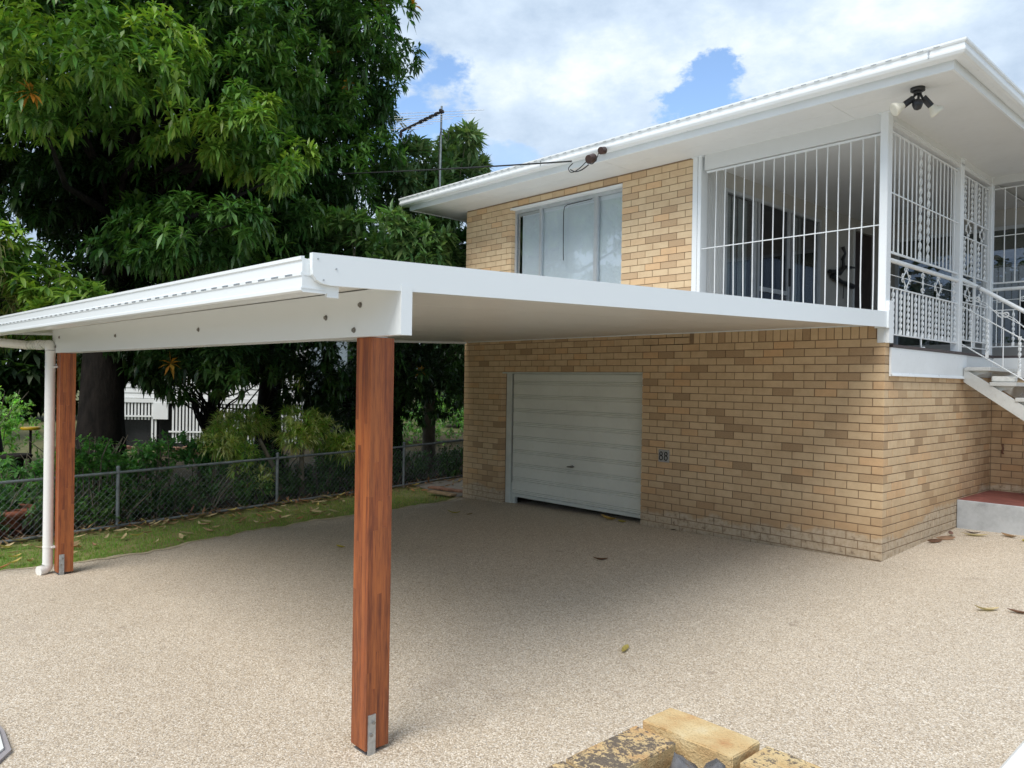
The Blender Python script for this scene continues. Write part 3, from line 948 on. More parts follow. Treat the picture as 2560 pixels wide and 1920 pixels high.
# ---- house number
hn = thing('house_number', 'grey square plate with black number 88 on the brick wall beside the roller door', 'house number')
MB().cbox(-2.722, -2.565, -0.016, 0.001, 0.775, 0.93, 0.003).build('plate', MT['plate'], hn)
for i, xx in enumerate((-2.680, -2.607)):
    d = MB()
    for zc, rz, rx in ((0.878, .024, .019), (0.829, .029, .023)):
        pts = [(xx + math.cos(a) * rx, -0.019, zc + math.sin(a) * rz) for a in [k * math.pi / 8 for k in range(17)]]
        d.tube(pts, 0.0056, 6, cap=False)
    d.build('digit', MT['ink'], hn)

# ================================================================== PORCH (upper floor at the corner)
ZF = 2.19
mb = MB(); mb.box(-2.2, 0.03, 0.125, 5.3, ZF - .03, ZF); mb.box(0.03, 3.0, 3.50, 5.3, ZF - .03, ZF)
mb.build('porch_floor', paint('dark_deck_edge', (0.07, 0.055, 0.055), .6, .1, 5, .05), house)
mb = MB(); mb.box(0.003, 0.022, 0.10, 2.43, 1.885, ZF - .032); mb.build('skirting_board', MT['white'], house)
mb = MB(); mb.box(0.003, 0.014, 2.435, 3.50, 1.90, ZF - .032); mb.box(0.014, 3.0, 3.498, 3.512, 1.90, ZF - .032); mb.build('skirting_board', MT['eave'], house)
mb = MB(); mb.prism([(0.024, 1.868), (0.045, 1.872), (0.024, 1.905)], 'y', 0.1, 2.44); mb.box(0.003, 0.03, 0.10, 2.44, 1.868, 1.884)
mb.build('flashing', MT['white'], house)
# porch walls and ceiling
inn = MB()
inn.box(-2.25, -2.19, 0.13, 0.56, ZF, 4.5); inn.box(-2.25, -2.19, 0.56, 3.20, 4.235, 4.5)
inn.box(-2.25, -2.19, 3.20, 4.38, ZF, 4.5); inn.box(-2.25, -2.19, 4.38, 5.10, 4.27, 4.5); inn.box(-2.25, -2.19, 5.10, 5.3, ZF, 4.5)
inn.box(-2.19, -1.85, 5.2, 5.3, ZF, 4.5); inn.box(-1.85, 3.0, 5.2, 5.3, 4.18, 4.5); inn.box(-1.85, 3, 5.2, 5.3, ZF, ZF + .25)
inn.build('porch_wall', MT['render_in'], house)
mb = MB()
for i in range(11):
    y = 0.15 + i * 0.037
    mb.box(-2.19, -2.183, y, y + 0.026, ZF, 4.45)
mb.build('wall_lining', MT['eave'], house)
MB().box(-2.25, 0.0, 0.16, 5.3, 4.44, 4.452).build('porch_ceiling', MT['eave'], house)
# beams above screens
mb = MB(); mb.box(-2.14, -0.08, 0.02, 0.12, 4.335, ZSOF); mb.box(-0.09, -0.01, 0.115, 3.53, 4.40, ZSOF); mb.box(0.0, 3.0, 3.43, 3.52, 4.42, ZSOF)
mb.build('verandah_beam', MT['eave'], house)
# sliding door (on the wall facing +X)
sd = MB()
X = -2.19
sd.box(X - .03, X + .02, 0.56, 3.20, 4.19, 4.233)
for a in (0.56, 1.28, 1.37, 2.20, 2.30, 3.15): sd.box(X - .03, X + .015, a, a + 0.05, ZF, 4.19)
sd.box(X - .02, X + .01, 1.42, 2.2, 3.02, 3.08)
sdo = sd.build('sliding_door', MT['alu'], house)
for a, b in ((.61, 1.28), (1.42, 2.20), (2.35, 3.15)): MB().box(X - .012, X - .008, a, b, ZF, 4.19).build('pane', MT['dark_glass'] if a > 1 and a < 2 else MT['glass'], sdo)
cu = MB()
for i in range(9):
    y = 0.6 + i * 0.075; cu.box(X - .10 - .02 * (i % 2), X - .096 - .02 * (i % 2), y, y + .07, ZF, 4.2)
for i in range(7):
    y = 2.36 + i * 0.06; cu.box(X - .10 - .02 * (i % 2), X - .096 - .02 * (i % 2), y, y + .055, ZF, 4.2)
cu.build('blind', MT['curtain'], sdo)
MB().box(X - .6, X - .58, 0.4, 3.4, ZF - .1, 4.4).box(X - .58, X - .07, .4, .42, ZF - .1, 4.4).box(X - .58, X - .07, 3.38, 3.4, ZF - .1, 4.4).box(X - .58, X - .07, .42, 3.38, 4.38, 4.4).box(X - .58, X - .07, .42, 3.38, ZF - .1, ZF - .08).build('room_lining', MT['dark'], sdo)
MB().box(X - .01, X + .04, 2.215, 2.24, 3.15, 3.4).build('handle', MT['black'], sdo)
dd = MB().box(-2.235, -2.20, 4.42, 5.08, ZF, 4.25).build('front_door', MT['door_dark'], house)
fr_ = MB(); fr_.box(-2.19, -2.175, 4.34, 4.40, ZF, 4.30); fr_.box(-2.19, -2.175, 5.09, 5.15, ZF, 4.30); fr_.build('door_frame', MT['eave'], house)
# rear windows on the wall facing -Y
rw = MB()
for a in (-1.85, -0.6, 0.0, 1.3, 2.6): rw.box(a, a + .05, 5.16, 5.21, ZF + .25, 4.18)
rw.box(-1.8, 2.65, 5.16, 5.21, 4.13, 4.18)
rwo = rw.build('window', MT['alu'], house)
MB().box(-1.84, 2.95, 5.215, 5.22, ZF + .25, 4.17).build('pane', MT['dark_glass'], rwo)
# hanging metal wall ornament
orn = MB()
ox, oy, oz = -2.14, 4.0, 3.55
orn.tube([(ox, 3.86, 3.92), (ox + .02, 3.90, 3.82), (ox, 3.86, 3.72)], [.03, .018, .03], 6)
orn.tube([(ox, 3.88, 3.72), (ox, 3.90, 3.62)], .025, 6)
orn.tube([(ox, 3.42, 3.49), (ox + .02, 3.7, 3.50), (ox, 3.95, 3.62), (ox + .02, 4.3, 3.64)], [.035, .05, .03, .012], 6)
orn.tube([(ox, 3.5, 3.43), (ox + .02, 3.80, 3.37), (ox, 4.24, 3.34)], [.04, .03, .045], 6)
orn.tube([(ox, 3.92, 3.33), (ox, 3.90, 3.12)], .008, 5); orn.tube([(ox, 4.06, 3.33), (ox, 4.08, 3.10)], .008, 5)
tag(orn.build('wall_ornament', MT['black']), 'dark metal wall ornament hanging between the sliding door and front door', 'ornament')
# chair back seen through the railings
ch = MB()
for q in range(9):
    a = q / 8 * math.pi
ch.cbox(0.16, 0.62, 4.05, 4.12, 2.62, 2.98, 0.06); ch.cbox(0.16, 0.62, 4.12, 4.60, 2.56, 2.64, 0.03)
tag(ch.build('porch_chair', MT['black']), 'black padded chair behind the right-hand porch railing', 'chair')

# ---- posts
def post(x0, x1, y0, y1, z0, z1, lab):
    o = MB().cbox(x0, x1, y0, y1, z0, z1, 0.006).build('porch_post', MT['white'], house)
    o['label'] = lab
    mb = MB(); mb.box(x0 - .02, x1 + .02, y0 - .004, y1 + .004, z1 - .012, z1 - .001)
    mb.build('cap_plate', MT['white'], o)
post(-0.078, 0.0, -0.012, 0.108, 2.20, ZSOF, 'white corner post at the front of the porch')
post(-0.095, 0.0, 2.20, 2.32, ZF + .001, ZSOF, 'white post between side screen and gate')
post(-0.095, 0.0, 3.42, 3.53, ZF + .001, ZSOF, 'white post right of the gate')
post(-2.285, -2.215, -0.012, 0.0, 2.45, ZSOF, 'white trim strip at end of upper brickwork')
post(-2.213, -2.165, -0.010, 0.135, 2.45, ZSOF, 'white post beside upper brickwork')
MB().box(0.0015, 0.04, -0.012, 0.10, 2.20, 2.62).build('corner_trim', MT['white'], house)

# ---- iron work
def flat(m, x0, x1, y0, y1, z0, z1): m.box(x0, x1, y0, y1, z0, z1)
def twist(x, y, z0, z1, s=0.0085, pitch=0.085, twist_lo=0.08, twist_hi=0.08):
    """square bar with twisted middle"""
    m = MB(); n = max(8, int((z1 - z0) / 0.012))
    vs = []
    for i in range(n + 1):
        z = z0 + (z1 - z0) * i / n
        if z < z0 + twist_lo: a = 0
        elif z > z1 - twist_hi: a = (z1 - z0 - twist_lo - twist_hi) / pitch * math.pi
        else: a = (z - z0 - twist_lo) / pitch * math.pi
        w = s * 1.7; t = s * 0.55
        for (p, q) in ((w, t), (-w, t), (-w, -t), (w, -t)):
            vs.append((x + p * math.cos(a) - q * math.sin(a), y + p * math.sin(a) + q * math.cos(a), z))
    fs = []
    for i in range(n):
        for k in range(4): fs.append((i * 4 + k, i * 4 + (k + 1) % 4, (i + 1) * 4 + (k + 1) % 4, (i + 1) * 4 + k))
    m.add(vs, fs)
    return m
def arc_pts(c, r, a0, a1, plane, n=10):
    out = []
    for i in range(n + 1):
        a = a0 + (a1 - a0) * i / n
        u, v = math.cos(a) * r, math.sin(a) * r
        out.append((c[0], c[1] + u, c[2] + v) if plane == 'yz' else (c[0] + u, c[1], c[2] + v))
    return out
def motif(m, c, plane, s=0.09, kind=0, r=0.006):
    def P(u, v): return (c[0], c[1] + u, c[2] + v) if plane == 'yz' else (c[0] + u, c[1], c[2] + v)
    if kind == 0:
        for (a, b) in (((0, s), (s, 0)), ((s, 0), (0, -s)), ((0, -s), (-s, 0)), ((-s, 0), (0, s))):
            m.tube([P(*a), P(*b)], r, 5)
        ends = [(0, s, 0), (0, -s, 0), (s, 0, 1), (-s, 0, 1)]
    else:
        m.tube([P(0, -s * 1.25), P(0, s * 1.25)], r, 5)
        for a, b in (((0, s * .35), (s * .3, 0)), ((s * .3, 0), (0, -s * .35)), ((0, -s * .35), (-s * .3, 0)), ((-s * .3, 0), (0, s * .35))): m.tube([P(*a), P(*b)], r * .8, 5)
        ends = [(0, s * .85, 0), (0, -s * .85, 0)]
    rr = s * 0.24
    for (u, v, hor) in ends:
        for sg in (-1, 1):
            uc, vc = (u + sg * rr, v + (0 if not hor else 0)) if not hor else (u, v + sg * rr)
            pts = [P(uc + math.cos(k * math.pi / 6) * rr, vc + math.sin(k * math.pi / 6) * rr) for k in range(11)]
            m.tube(pts, r * .85, 5, cap=True)

# front security screen
fs_ = thing('security_screen', 'white barred screen across the front porch opening', 'security screen')
m_ = MB(); m_.box(-2.12, -0.08, 0.035, 0.05, 4.300, 4.322); m_.build('top_rail', MT['iron'], fs_)
m_ = MB(); m_.box(-2.165, -0.078, 0.025, 0.033, 3.388, 3.399); m_.build('middle_rail', MT['iron'], fs_)
xs = [-1.986, -1.862, -1.742, -1.616, -1.495, -1.372, -1.248, -1.123, -0.998, -0.88, -0.759, -0.637, -0.514, -0.393, -0.267, -0.143]
for i, x in enumerate(xs):
    j = [random.uniform(-.006, .006) for _ in range(5)]
    m_ = MB(); m_.tube([(x + j[0], .042, 2.25), (x + j[1], .040, 2.8), (x, .034, 3.39), (x + j[3], .042, 3.9), (x, .042, 4.305)], 0.0068, 6)
    m_.build('bar', MT['iron'], fs_)
# side security screen (X = 0 plane)
ss = thing('security_screen', 'white barred screen with two twisted bars on the porch side, above the railing', 'security screen')
XS = -0.035
m_ = MB(); m_.box(XS - .008, XS + .008, 0.11, 2.20, 4.345, 4.363); m_.build('top_rail', MT['iron'], ss)
m_ = MB(); m_.box(XS + .006, XS + .014, 0.11, 2.20, 3.727, 3.740); m_.build('middle_rail', MT['iron'], ss)
m_ = MB(); m_.box(XS - .008, XS + .008, 0.11, 2.20, 3.122, 3.144); m_.build('bottom_rail', MT['iron'], ss)
for i in range(17):
    y = 0.14 + i * 0.1215
    if i in (7, 9): twist(XS, y, 3.14, 4.35, 0.0095, 0.10, .05, .05).build('twisted_bar', MT['iron'], ss)
    else: MB().tube([(XS, y, 3.14), (XS, y, 4.35)], 0.0075, 6).build('bar', MT['iron'], ss)
# side railing
rl = thing('porch_railing', 'white wrought iron railing with diamond scrolls below the side screen', 'railing')
MB().tube([(XS, 0.11, 3.052), (XS, 2.20, 3.050)], 0.024, 12).build('handrail', MT['iron'], rl)
m_ = MB(); m_.box(XS - .01, XS + .01, .11, 2.2, 2.768, 2.782); m_.box(XS - .01, XS + .01, .11, 2.2, 2.292, 2.306); m_.build('rail', MT['iron'], rl)
m_ = MB(); m_.tube([(XS, .11, 2.905), (XS, 2.2, 2.905)], 0.004, 5); m_.build('rod', MT['iron'], rl)
for k, y in enumerate((0.14, 0.62, 1.10, 1.58, 2.10)):
    m_ = MB(); motif(m_, (XS, y, 2.905), 'yz', 0.095, 1 if k % 2 == 0 else 0, 0.0062); m_.build('scroll_ornament', MT['iron'], rl)
for i in range(20):
    y = 0.165 + i * 0.1045
    if i % 2 == 1: twist(XS, y, 2.30, 2.775, 0.0095, 0.062, .03, .03).build('twisted_baluster', MT['iron'], rl)
    else: MB().box(XS - .006, XS + .006, y - .0135, y + .0135, 2.30, 2.775).build('baluster', MT['iron'], rl)
m_ = MB(); m_.tube([(XS, 1.07, 2.295), (XS, 1.07, 2.20), (XS + .03, 1.10, 2.197)], .010, 6); m_.build('foot', MT['iron'], rl)
# gate
gt = thing('porch_gate', 'narrow white iron double gate with twisted bars between two porch posts', 'gate')
m_ = MB()
for (a, b) in ((2.34, 2.86), (2.88, 3.40)):
    for y in (a, b - .02): m_.box(XS - .01, XS + .01, y, y + .02, 2.26, 4.36)
    for z in (2.26, 2.34, 2.80, 3.02, 3.14, 3.60, 3.82, 4.34): m_.box(XS - .009, XS + .009, a + .02, b - .02, z, z + .014)
m_.build('frame', MT['iron'], gt)
for a in (2.34, 2.88):
    for k in range(1, 4):
        y = a + k * 0.13
        for (z0, z1) in ((2.35, 2.80), (3.155, 3.60), (3.835, 4.34)):
            if k != 2: twist(XS, y, z0, z1, 0.009, .07, .02, .02).build('twisted_bar', MT['iron'], gt)
            else: MB().box(XS - .005, XS + .005, y - .012, y + .012, z0, z1).build('bar', MT['iron'], gt)
    for zz in (3.72, 2.915):
        m_ = MB(); motif(m_, (XS, a + .26, zz), 'yz', .085, 0, .006); m_.build('scroll_ornament', MT['iron'], gt)
# right rear porch screen and railing (facing the camera)
rs = thing('security_screen', 'white barred screen right of the gate, at the frame edge', 'security screen')
YR = 3.50
m_ = MB()
for z, t in ((4.36, .014), (3.745, .010), (3.128, .018)): m_.box(0.0, 2.6, YR - .008, YR + .008, z, z + t)
m_.build('rail', MT['iron'], rs)
for i in range(20):
    x = 0.124 + i * .1225
    MB().tube([(x, YR, 3.13), (x, YR, 4.36)], .0072, 6).build('bar', MT['iron'], rs)
rr_ = thing('porch_railing', 'white scrolled iron railing right of the gate, behind the stairs', 'railing')
MB().tube([(0.0, YR, 3.055), (2.6, YR, 3.055)], .023, 12).build('handrail', MT['iron'], rr_)
m_ = MB()
for z in (2.775, 2.30): m_.box(0.0, 2.6, YR - .008, YR + .008, z, z + .013)
m_.tube([(0, YR, 2.915), (2.6, YR, 2.915)], .004, 5); m_.build('rail', MT['iron'], rr_)
def scroll(m, x, y, z, s, sx, sz, plane='xz'):
    pts = []
    for k in range(15):
        a = k / 14 * math.pi * 1.75
        r = s * (1 - 0.45 * k / 14)
        pts.append((x + sx * (s - math.cos(a) * r), y, z + sz * math.sin(a) * r))
    m.tube(pts, .005, 5)
for i in range(9):
    x = .05 + i * .26
    m_ = MB()
    scroll(m_, x, YR, 2.915, .035, 1, 1); scroll(m_, x, YR, 2.915, .035, 1, -1)
    m_.tube([(x, YR, 2.30), (x, YR, 3.05)], .006, 5)
    m_.build('scroll_ornament', MT['iron'], rr_)
for i in range(19):
    x = .11 + i * .13
    if i % 2: twist(x, YR, 2.31, 2.775, .009, .062, .03, .03).build('twisted_baluster', MT['iron'], rr_)
    else: MB().tube([(x, YR, 2.31), (x, YR, 2.775)], .006, 6).build('baluster', MT['iron'], rr_)

# ---- stairs
st = thing('stairs', 'pale grey timber stairs descending from the porch gate to the right', 'stairs')
def slope(x, z0, k=-0.69): return z0 + k * x
for y in (2.30, 3.38):
    mb = MB().add([(0.03, y, 2.0), (2.6, y, 2.0 - 1.79), (2.6, y, 1.835 - 1.79 - .02), (0.03, y, 1.835), (0.03, y + .045, 2.0), (2.6, y + .045, 2.0 - 1.79), (2.6, y + .045, 1.835 - 1.81), (0.03, y + .045, 1.835)],
                  [(0, 1, 2, 3), (4, 7, 6, 5), (0, 4, 5, 1), (1, 5, 6, 2), (2, 6, 7, 3), (3, 7, 4, 0)])
    mb.build('stringer', MT['stair'], st)
for i in range(9):
    x = 0.045 + i * .262; z = 2.013 - i * .178
    o = MB().cbox(x, x + .265, 2.285, 3.44, z - .045, z, .004).build('tread', MT['stair'], st)
    for y in (2.345, 3.36):
        br = MB()
        prof = [(x + .01, z - .046), (x + .24, z - .046), (x + .20, z - .075), (x + .13, z - .09), (x + .075, z - .12), (x + .05, z - .17), (x + .01, z - .16)]
        br.prism(prof, 'y', y, y + .02)
        br.build('bracket', MT['stair'], o)
srl = thing('stair_railing', 'sloping white iron stair railing with scrolls and twisted balusters', 'railing')
YH = 2.33
MB().tube([(-0.02, YH, 3.075), (0.16, YH, 2.965), (2.6, YH, 2.965 - 2.44 * .665)], .024, 12).build('handrail', MT['iron'], srl)
m_ = MB(); m_.tube([(0.155, YH, 2.968), (.185, YH, 2.949)], .029, 12); m_.build('joint_collar', MT['zinc'], srl)
m_ = MB()
def hz_(x): return 3.07 - .665 * x
for off, r in ((-.77, .008), (-.315, .008), (-.16, .004)):
    m_.tube([(-.02, YH, hz_(0) + off), (2.6, YH, hz_(2.6) + off)], r, 5)
m_.build('rail', MT['iron'], srl)
for i in range(14):
    x = .10 + i * .165
    if i % 2 == 0: MB().tube([(x, YH, hz_(x) - .77), (x, YH, hz_(x) - .31)], .0065, 6).build('baluster', MT['iron'], srl)
    else: twist(x, YH, hz_(x) - .77, hz_(x) - .31, .010, .062, .06, .03).build('twisted_baluster', MT['iron'], srl)
for i in range(8):
    m_ = MB()
    x = .12 + i * .30; z = hz_(x) - .17
    scroll(m_, x, YH, z, .035, 1, 1); scroll(m_, x, YH, z, .035, 1, -1); scroll(m_, x, YH, z, .03, -1, 1)
    m_.tube([(x, YH, hz_(x) - .02), (x, YH, hz_(x) - .31)], .005, 5)
    m_.tube([(x, YH, z + .02), (x + .12, YH, z - .05), (x + .30, YH, z - .25)], .004, 5)
    m_.build('scroll_ornament', MT['iron'], srl)
blk = MB().cbox(0.305, 0.545, 2.36, 2.48, 1.838, 1.905, 0.012)
o = blk.build('painted_brick', paint('flaky_white_paint', (0.72, 0.72, 0.68), .8, .1, 20, .5, .7)); tag(o, 'white painted brick resting on the second stair tread', 'brick')

# ---- landing slab
ls = MB()
ls.cbox(0.004, 3.4, 2.215, 3.515, -0.1, 0.425, 0.008)
o = ls.build('landing_slab', MT['concrete']); tag(o, 'raised pitted concrete slab at the foot of the stairs', 'slab')
rt = MB().box(0.006, 3.39, 2.235, 3.51, 0.4255, 0.4285).build('painted_top', paint('faded_red_paving_paint', (0.22, 0.075, 0.06), .8, .25, 4, .15, .5), o)
mb = MB(); mb.tube([(0.15, 3.50, 1.03), (.15, 3.46, 1.04), (.16, 3.455, 0.99), (.15, 3.46, .93), (.15, 3.50, .92)], .012, 6)
tag(mb.build('wall_hook', MT['mulch']), 'small rusty hook on the brick wall above the landing slab', 'hook')

# ================================================================== FLOODLIGHT
fl = thing('floodlight', 'black sensor floodlight with two cream lamps under the eave corner', 'floodlight')
zc = ZSOF
m_ = MB(); m_.tube([(0.416, -.432, zc - .001), (.416, -.432, zc - .03), (.416, -.432, zc - .035)], [.062, .062, .05], 16); m_.tube([(0.416, -.432, zc - .035), (.416, -.432, zc - .06)], .035, 12); m_.build('base', MT['black'], fl)
R2v = (0.683, 0.731)  # roughly across the view
def rel(a, z, d=0): return (0.416 + a * R2v[0] + d * .73, -.432 + a * R2v[1] - d * .68, zc + z)
m_ = MB(); m_.tube([rel(-.01, -.05), rel(-.05, -.10), rel(-.06, -.115)], .011, 8); m_.tube([rel(-.045, -.10), rel(-.13, -.165)], .029, 12); m_.build('lamp_holder', MT['black'], fl)
m_ = MB(); m_.tube([rel(.02, -.05), rel(.05, -.10), rel(.06, -.105)], .011, 8); m_.tube([rel(.05, -.085), rel(.125, -.165)], .029, 12); m_.build('lamp_holder', MT['black'], fl)
m_ = MB(); m_.tube([rel(.01, -.06), rel(.005, -.13)], .012, 8)
m_.tube([rel(-.015, -.112, .02), rel(-.015, -.13, .02), rel(-.015, -.165, .03), rel(-.015, -.205, .03), rel(-.015, -.215, .03)], [.02, .042, .047, .03, .008], 14); m_.build('sensor', MT['black'], fl)
for a0, a1, zz0, zz1 in ((-.125, -.215, -.160, -.205), (.12, .185, -.16, -.225)):
    m_ = MB(); m_.tube([rel(a0, zz0), rel(a0 + (a1 - a0) * .35, zz0 + (zz1 - zz0) * .35), rel(a0 + (a1 - a0) * .75, zz0 + (zz1 - zz0) * .75), rel(a1, zz1), rel(a1 + (a1 - a0) * .05, zz1 + (zz1 - zz0) * .05)], [.026, .035, .058, .064, .05], 16)
    m_.build('lamp', MT['lamp'], fl)

# service wire and insulators on the gutter
sv = thing('cable_connector', 'two brown porcelain cable connectors on the gutter with looping wires', 'cable connector')
MB().tube([(-2.97, -.86, 4.56), (-2.97, -.93, 4.54)], .045, 12).build('insulator', MT['bakelite'], sv)
MB().tube([(-3.13, -.87, 4.50), (-3.13, -.96, 4.46)], .055, 12).build('insulator', MT['bakelite'], sv)
m_ = MB()
def loop(p, n=16, r=.006):
    # Catmull-Rom through points
    pts = [Vector(q) for q in p]; out = []
    P = [pts[0]] + pts + [pts[-1]]
    for i in range(1, len(P) - 2):
        for k in range(n):
            t = k / n
            a, b, c, d = P[i - 1], P[i], P[i + 1], P[i + 2]
            out.append(0.5 * ((2 * b) + (c - a) * t + (2 * a - 5 * b + 4 * c - d) * t * t + (3 * b - a - 3 * c + d) * t ** 3))
    out.append(pts[-1])
    return out
m_.tube(loop([(-3.0, -.93, 4.52), (-3.02, -.95, 4.44), (-3.08, -.95, 4.40), (-3.14, -.95, 4.42)], 6), .006, 5)
m_.tube(loop([(-3.17, -.95, 4.45), (-3.3, -.95, 4.38), (-3.42, -.95, 4.36), (-3.47, -.95, 4.42), (-3.40, -.95, 4.47)], 6), .006, 5)
m_.tube(loop([(-3.14, -.95, 4.40), (-3.25, -.95, 4.36), (-3.36, -.95, 4.36), (-3.44, -.95, 4.40)], 6), .008, 5)
m_.build('wire', MT['cable'], sv)
pole_end = Vector((-25.53, -3.37, 8.3))
a0 = Vector((-3.42, -.95, 4.50))
pts = [a0.lerp(pole_end, t) + Vector((0, 0, -1.1 * t * (1 - t))) for t in lin(0, 1, 26)]
tag(MB().tube(pts, .011, 5).build('service_cable', MT['cable']), 'black overhead service cable running from the gutter past the trees', 'cable')

# antenna
an = thing('tv_antenna', 'television antenna on a thin mast at the left end of the roof', 'antenna')
ax_, ay_ = -7.25, -0.05
MB().tube([(ax_ - .03, ay_, 4.5), (ax_, ay_, 6.38)], .017, 8).build('mast', MT['zinc_pipe'], an)
b0 = Vector((ax_ + .03, ay_ - .03, 6.27)); b1 = Vector((-7.42, -.75, 5.83))
bo = MB(); bo.tube([b0 + (b0 - b1) * .05, b1], .022, 8)
bo.tube([b1, b1 + Vector((0, 0, -.10))], .025, 6); bo.tube([b0, b0 + Vector((.02, 0, .02))], .05, 8)
for t in (.12, .25, .38, .5): p = b0.lerp(b1, t); bo.tube([p - (b1 - b0).normalized() * .03, p + (b1 - b0).normalized() * .03], .034, 6)
bo.build('boom', MT['bark'], an)
el = MB(); dr = Vector((0.78, 0.60, 0.0))
for t, ln in ((.0, .75), (.16, .72), (.3, .62), (.42, .5), (.54, .38), (.66, .32), (.78, .27), (.9, .24)):
    p = b0.lerp(b1, t); el.tube([p - dr * ln, p + dr * ln], .0045, 5)
el.build('element', MT['zinc'], an)
m_ = MB(); m_.tube(loop([(ax_, ay_ - .02, 6.0), (ax_ + .12, ay_ + .05, 5.92), (ax_ + .1, ay_ + .05, 5.78), (ax_ + .01, ay_ - .02, 5.95), (ax_ - .03, ay_ - .02, 5.6), (ax_ - .01, ay_ - .02, 5.0)], 6), .006, 5)
m_.build('cable', MT['cable'], an); m_ = MB()
m_.tube(loop([tuple(b1 + Vector((0, 0, -.08))), tuple(b1 + Vector((.05, .04, -.2))), tuple(b1 + Vector((.12, .1, -.05))), tuple(b1 + Vector((.11, .12, .05)))], 6), .005, 5)
m_.build('cable', MT['cable'], an)

# ================================================================== CARPORT
cp_ = thing('carport', 'white flat-roofed carport on two hardwood posts attached to the house', 'carport')
SK = 0.042
def ysk(y, x): return y + SK * x
def sofz(y): return 2.385 + 0.0302 * y
XE0 = -6.5
# insulated roof panels
npan = 7
for i in range(npan):
    xa = XE0 + i * (0.0 - XE0) / npan; xb = XE0 + (i + 1) * (0.0 - XE0) / npan
    g_ = 0.005
    ya, yb = ysk(-6.25, xa), ysk(-6.25, xb)
    v = []
    for (x, yo) in ((xa + g_, ya), (xb - g_, yb)):
        v += [(x, yo, sofz(yo)), (x, -0.015, sofz(-.015)), (x, -0.015, sofz(-.015) + .10), (x, yo, sofz(yo) + .10)]
    MB().add(v, [(0, 1, 5, 4), (2, 3, 7, 6), (0, 4, 7, 3), (1, 2, 6, 5), (0, 3, 2, 1), (4, 5, 6, 7)]).build('roof_panel', MT['soffit_panel'], cp_)
mb = MB()
v = []
for x in (XE0, 0.0):
    yo = ysk(-6.25, x); v += [(x, yo, sofz(yo) + .095), (x, -.015, sofz(0) + .095)]
mb.add(v, [(0, 1, 3, 2)]).build('roof_skin', MT['soffit_panel'], cp_)
# house edge bead
MB().box(XE0, -0.02, -0.018, -0.002, sofz(0) - .012, sofz(0) + .12).build('wall_channel', MT['white_sheet'], cp_)
# side fascias (right and left): tapered plate with a rounded outer corner
def fasc(x0, x1, dy=0):
    prof = [(-0.045, 2.352), (-0.045, 2.510), (-6.316 + dy, 2.300), (-6.316 + dy, 2.235), (-6.312 + dy, 2.205), (-6.295 + dy, 2.182), (-6.265 + dy, 2.169), (-6.229 + dy, 2.1645), (-6.17 + dy, 2.1655)]
    return MB().prism(prof, 'x', x0, x1)
fasc(0.004, 0.03).build('side_fascia', MT['white_sheet'], cp_)
fasc(XE0 - .03, XE0 - .004, SK * XE0).build('side_fascia', MT['white_sheet'], cp_)
MB().box(-0.09, 0.045, -0.043, -0.0135, 2.345, 2.52).build('end_flashing', MT['white_sheet'], cp_)
MB().box(-0.02, 0.0025, -6.227, -6.170, 2.114, 2.20).build('clip', MT['white_sheet'], cp_)
mb = MB()
for (y, z) in ((-6.29, 2.275), (-6.262, 2.185), (-6.2, 2.24)): mb.tube([(.029, y, z), (.034, y, z)], .004, 8)
mb.build('rivet', MT['zinc'], cp_)
# gutter
gp = [(-6.225, 2.255), (-6.225, 2.135), (-6.235, 2.128), (-6.345, 2.128), (-6.355, 2.135), (-6.355, 2.150), (-6.350, 2.153), (-6.350, 2.196), (-6.356, 2.200), (-6.356, 2.214), (-6.350, 2.218), (-6.350, 2.262), (-6.357, 2.268), (-6.357, 2.283), (-6.340, 2.285), (-6.340, 2.275)]
mb = MB(); v = []
xa, xb = XE0 - .02, 0.003
for x in (xa, xb):
    for (y, z) in gp: v.append((x, ysk(y, x), z))
n = len(gp)
mb.add(v, [(i, i + 1, i + 1 + n, i + n) for i in range(n - 1)] + [tuple(range(n)), tuple(range(2 * n - 1, n - 1, -1))])
gto = mb.build('gutter', MT['white_sheet'], cp_)
sl = MB().obox((-.062, -.0034, 0), (.062, 0, 0), (0, .003, 0), (0, 0, .0075)).build('overflow_slot', MT['zinc'])
slm = sl.data; bpy.data.objects.remove(sl)
for i in range(52):
    x = -0.07 - i * .125
    place('overflow_slot', slm, gto, (x, ysk(-6.3505, x) - .0034, 2.2025), (0, 0, math.atan(SK)))
mb = MB(); mb.box(.0035, .0055, -6.342, -6.235, 2.20, 2.207); mb.box(.0035, .0055, -6.352, -6.24, 2.143, 2.150)
mb.build('end_cap_rib', MT['white_sheet'], gto)
# beam: C-section, skewed
BS = 0.0385
def yb_(x): return -5.851 + BS * (x - .03)
xa, xb = -5.74, 0.03
mb = MB()
zb0, zb1 = 1.968, 2.2015
def bm_box(y0, y1, z0, z1, xa=xa, xb=xb):
    v = []
    for x in (xa, xb):
        o = yb_(x); v += [(x, o + y0, z0), (x, o + y1, z0), (x, o + y1, z1), (x, o + y0, z1)]
    mb.add(v, [(0, 1, 2, 3), (4, 7, 6, 5), (0, 4, 5, 1), (1, 5, 6, 2), (2, 6, 7, 3), (3, 7, 4, 0)])
bm_box(0, .004, zb0, zb1); bm_box(.004, .058, zb0, zb0 + .004); bm_box(.004, .058, zb1 - .004, zb1)
mb.build('beam', MT['white_sheet'], cp_)
mb = MB()
bm_box(.058, .062, zb0, zb1, xa, xb - .0); bm_box(.058, .140, zb0 - .0, zb0 + .003, xa, xb - .3)
mb.build('beam', MT['white_sheet'], cp_)
mb = MB(); bm_box(-.001, .063, zb0 - .001, zb1 + .002, xb + .0005, xb + .003); mb.build('beam_end_cap', MT['white_sheet'], cp_)
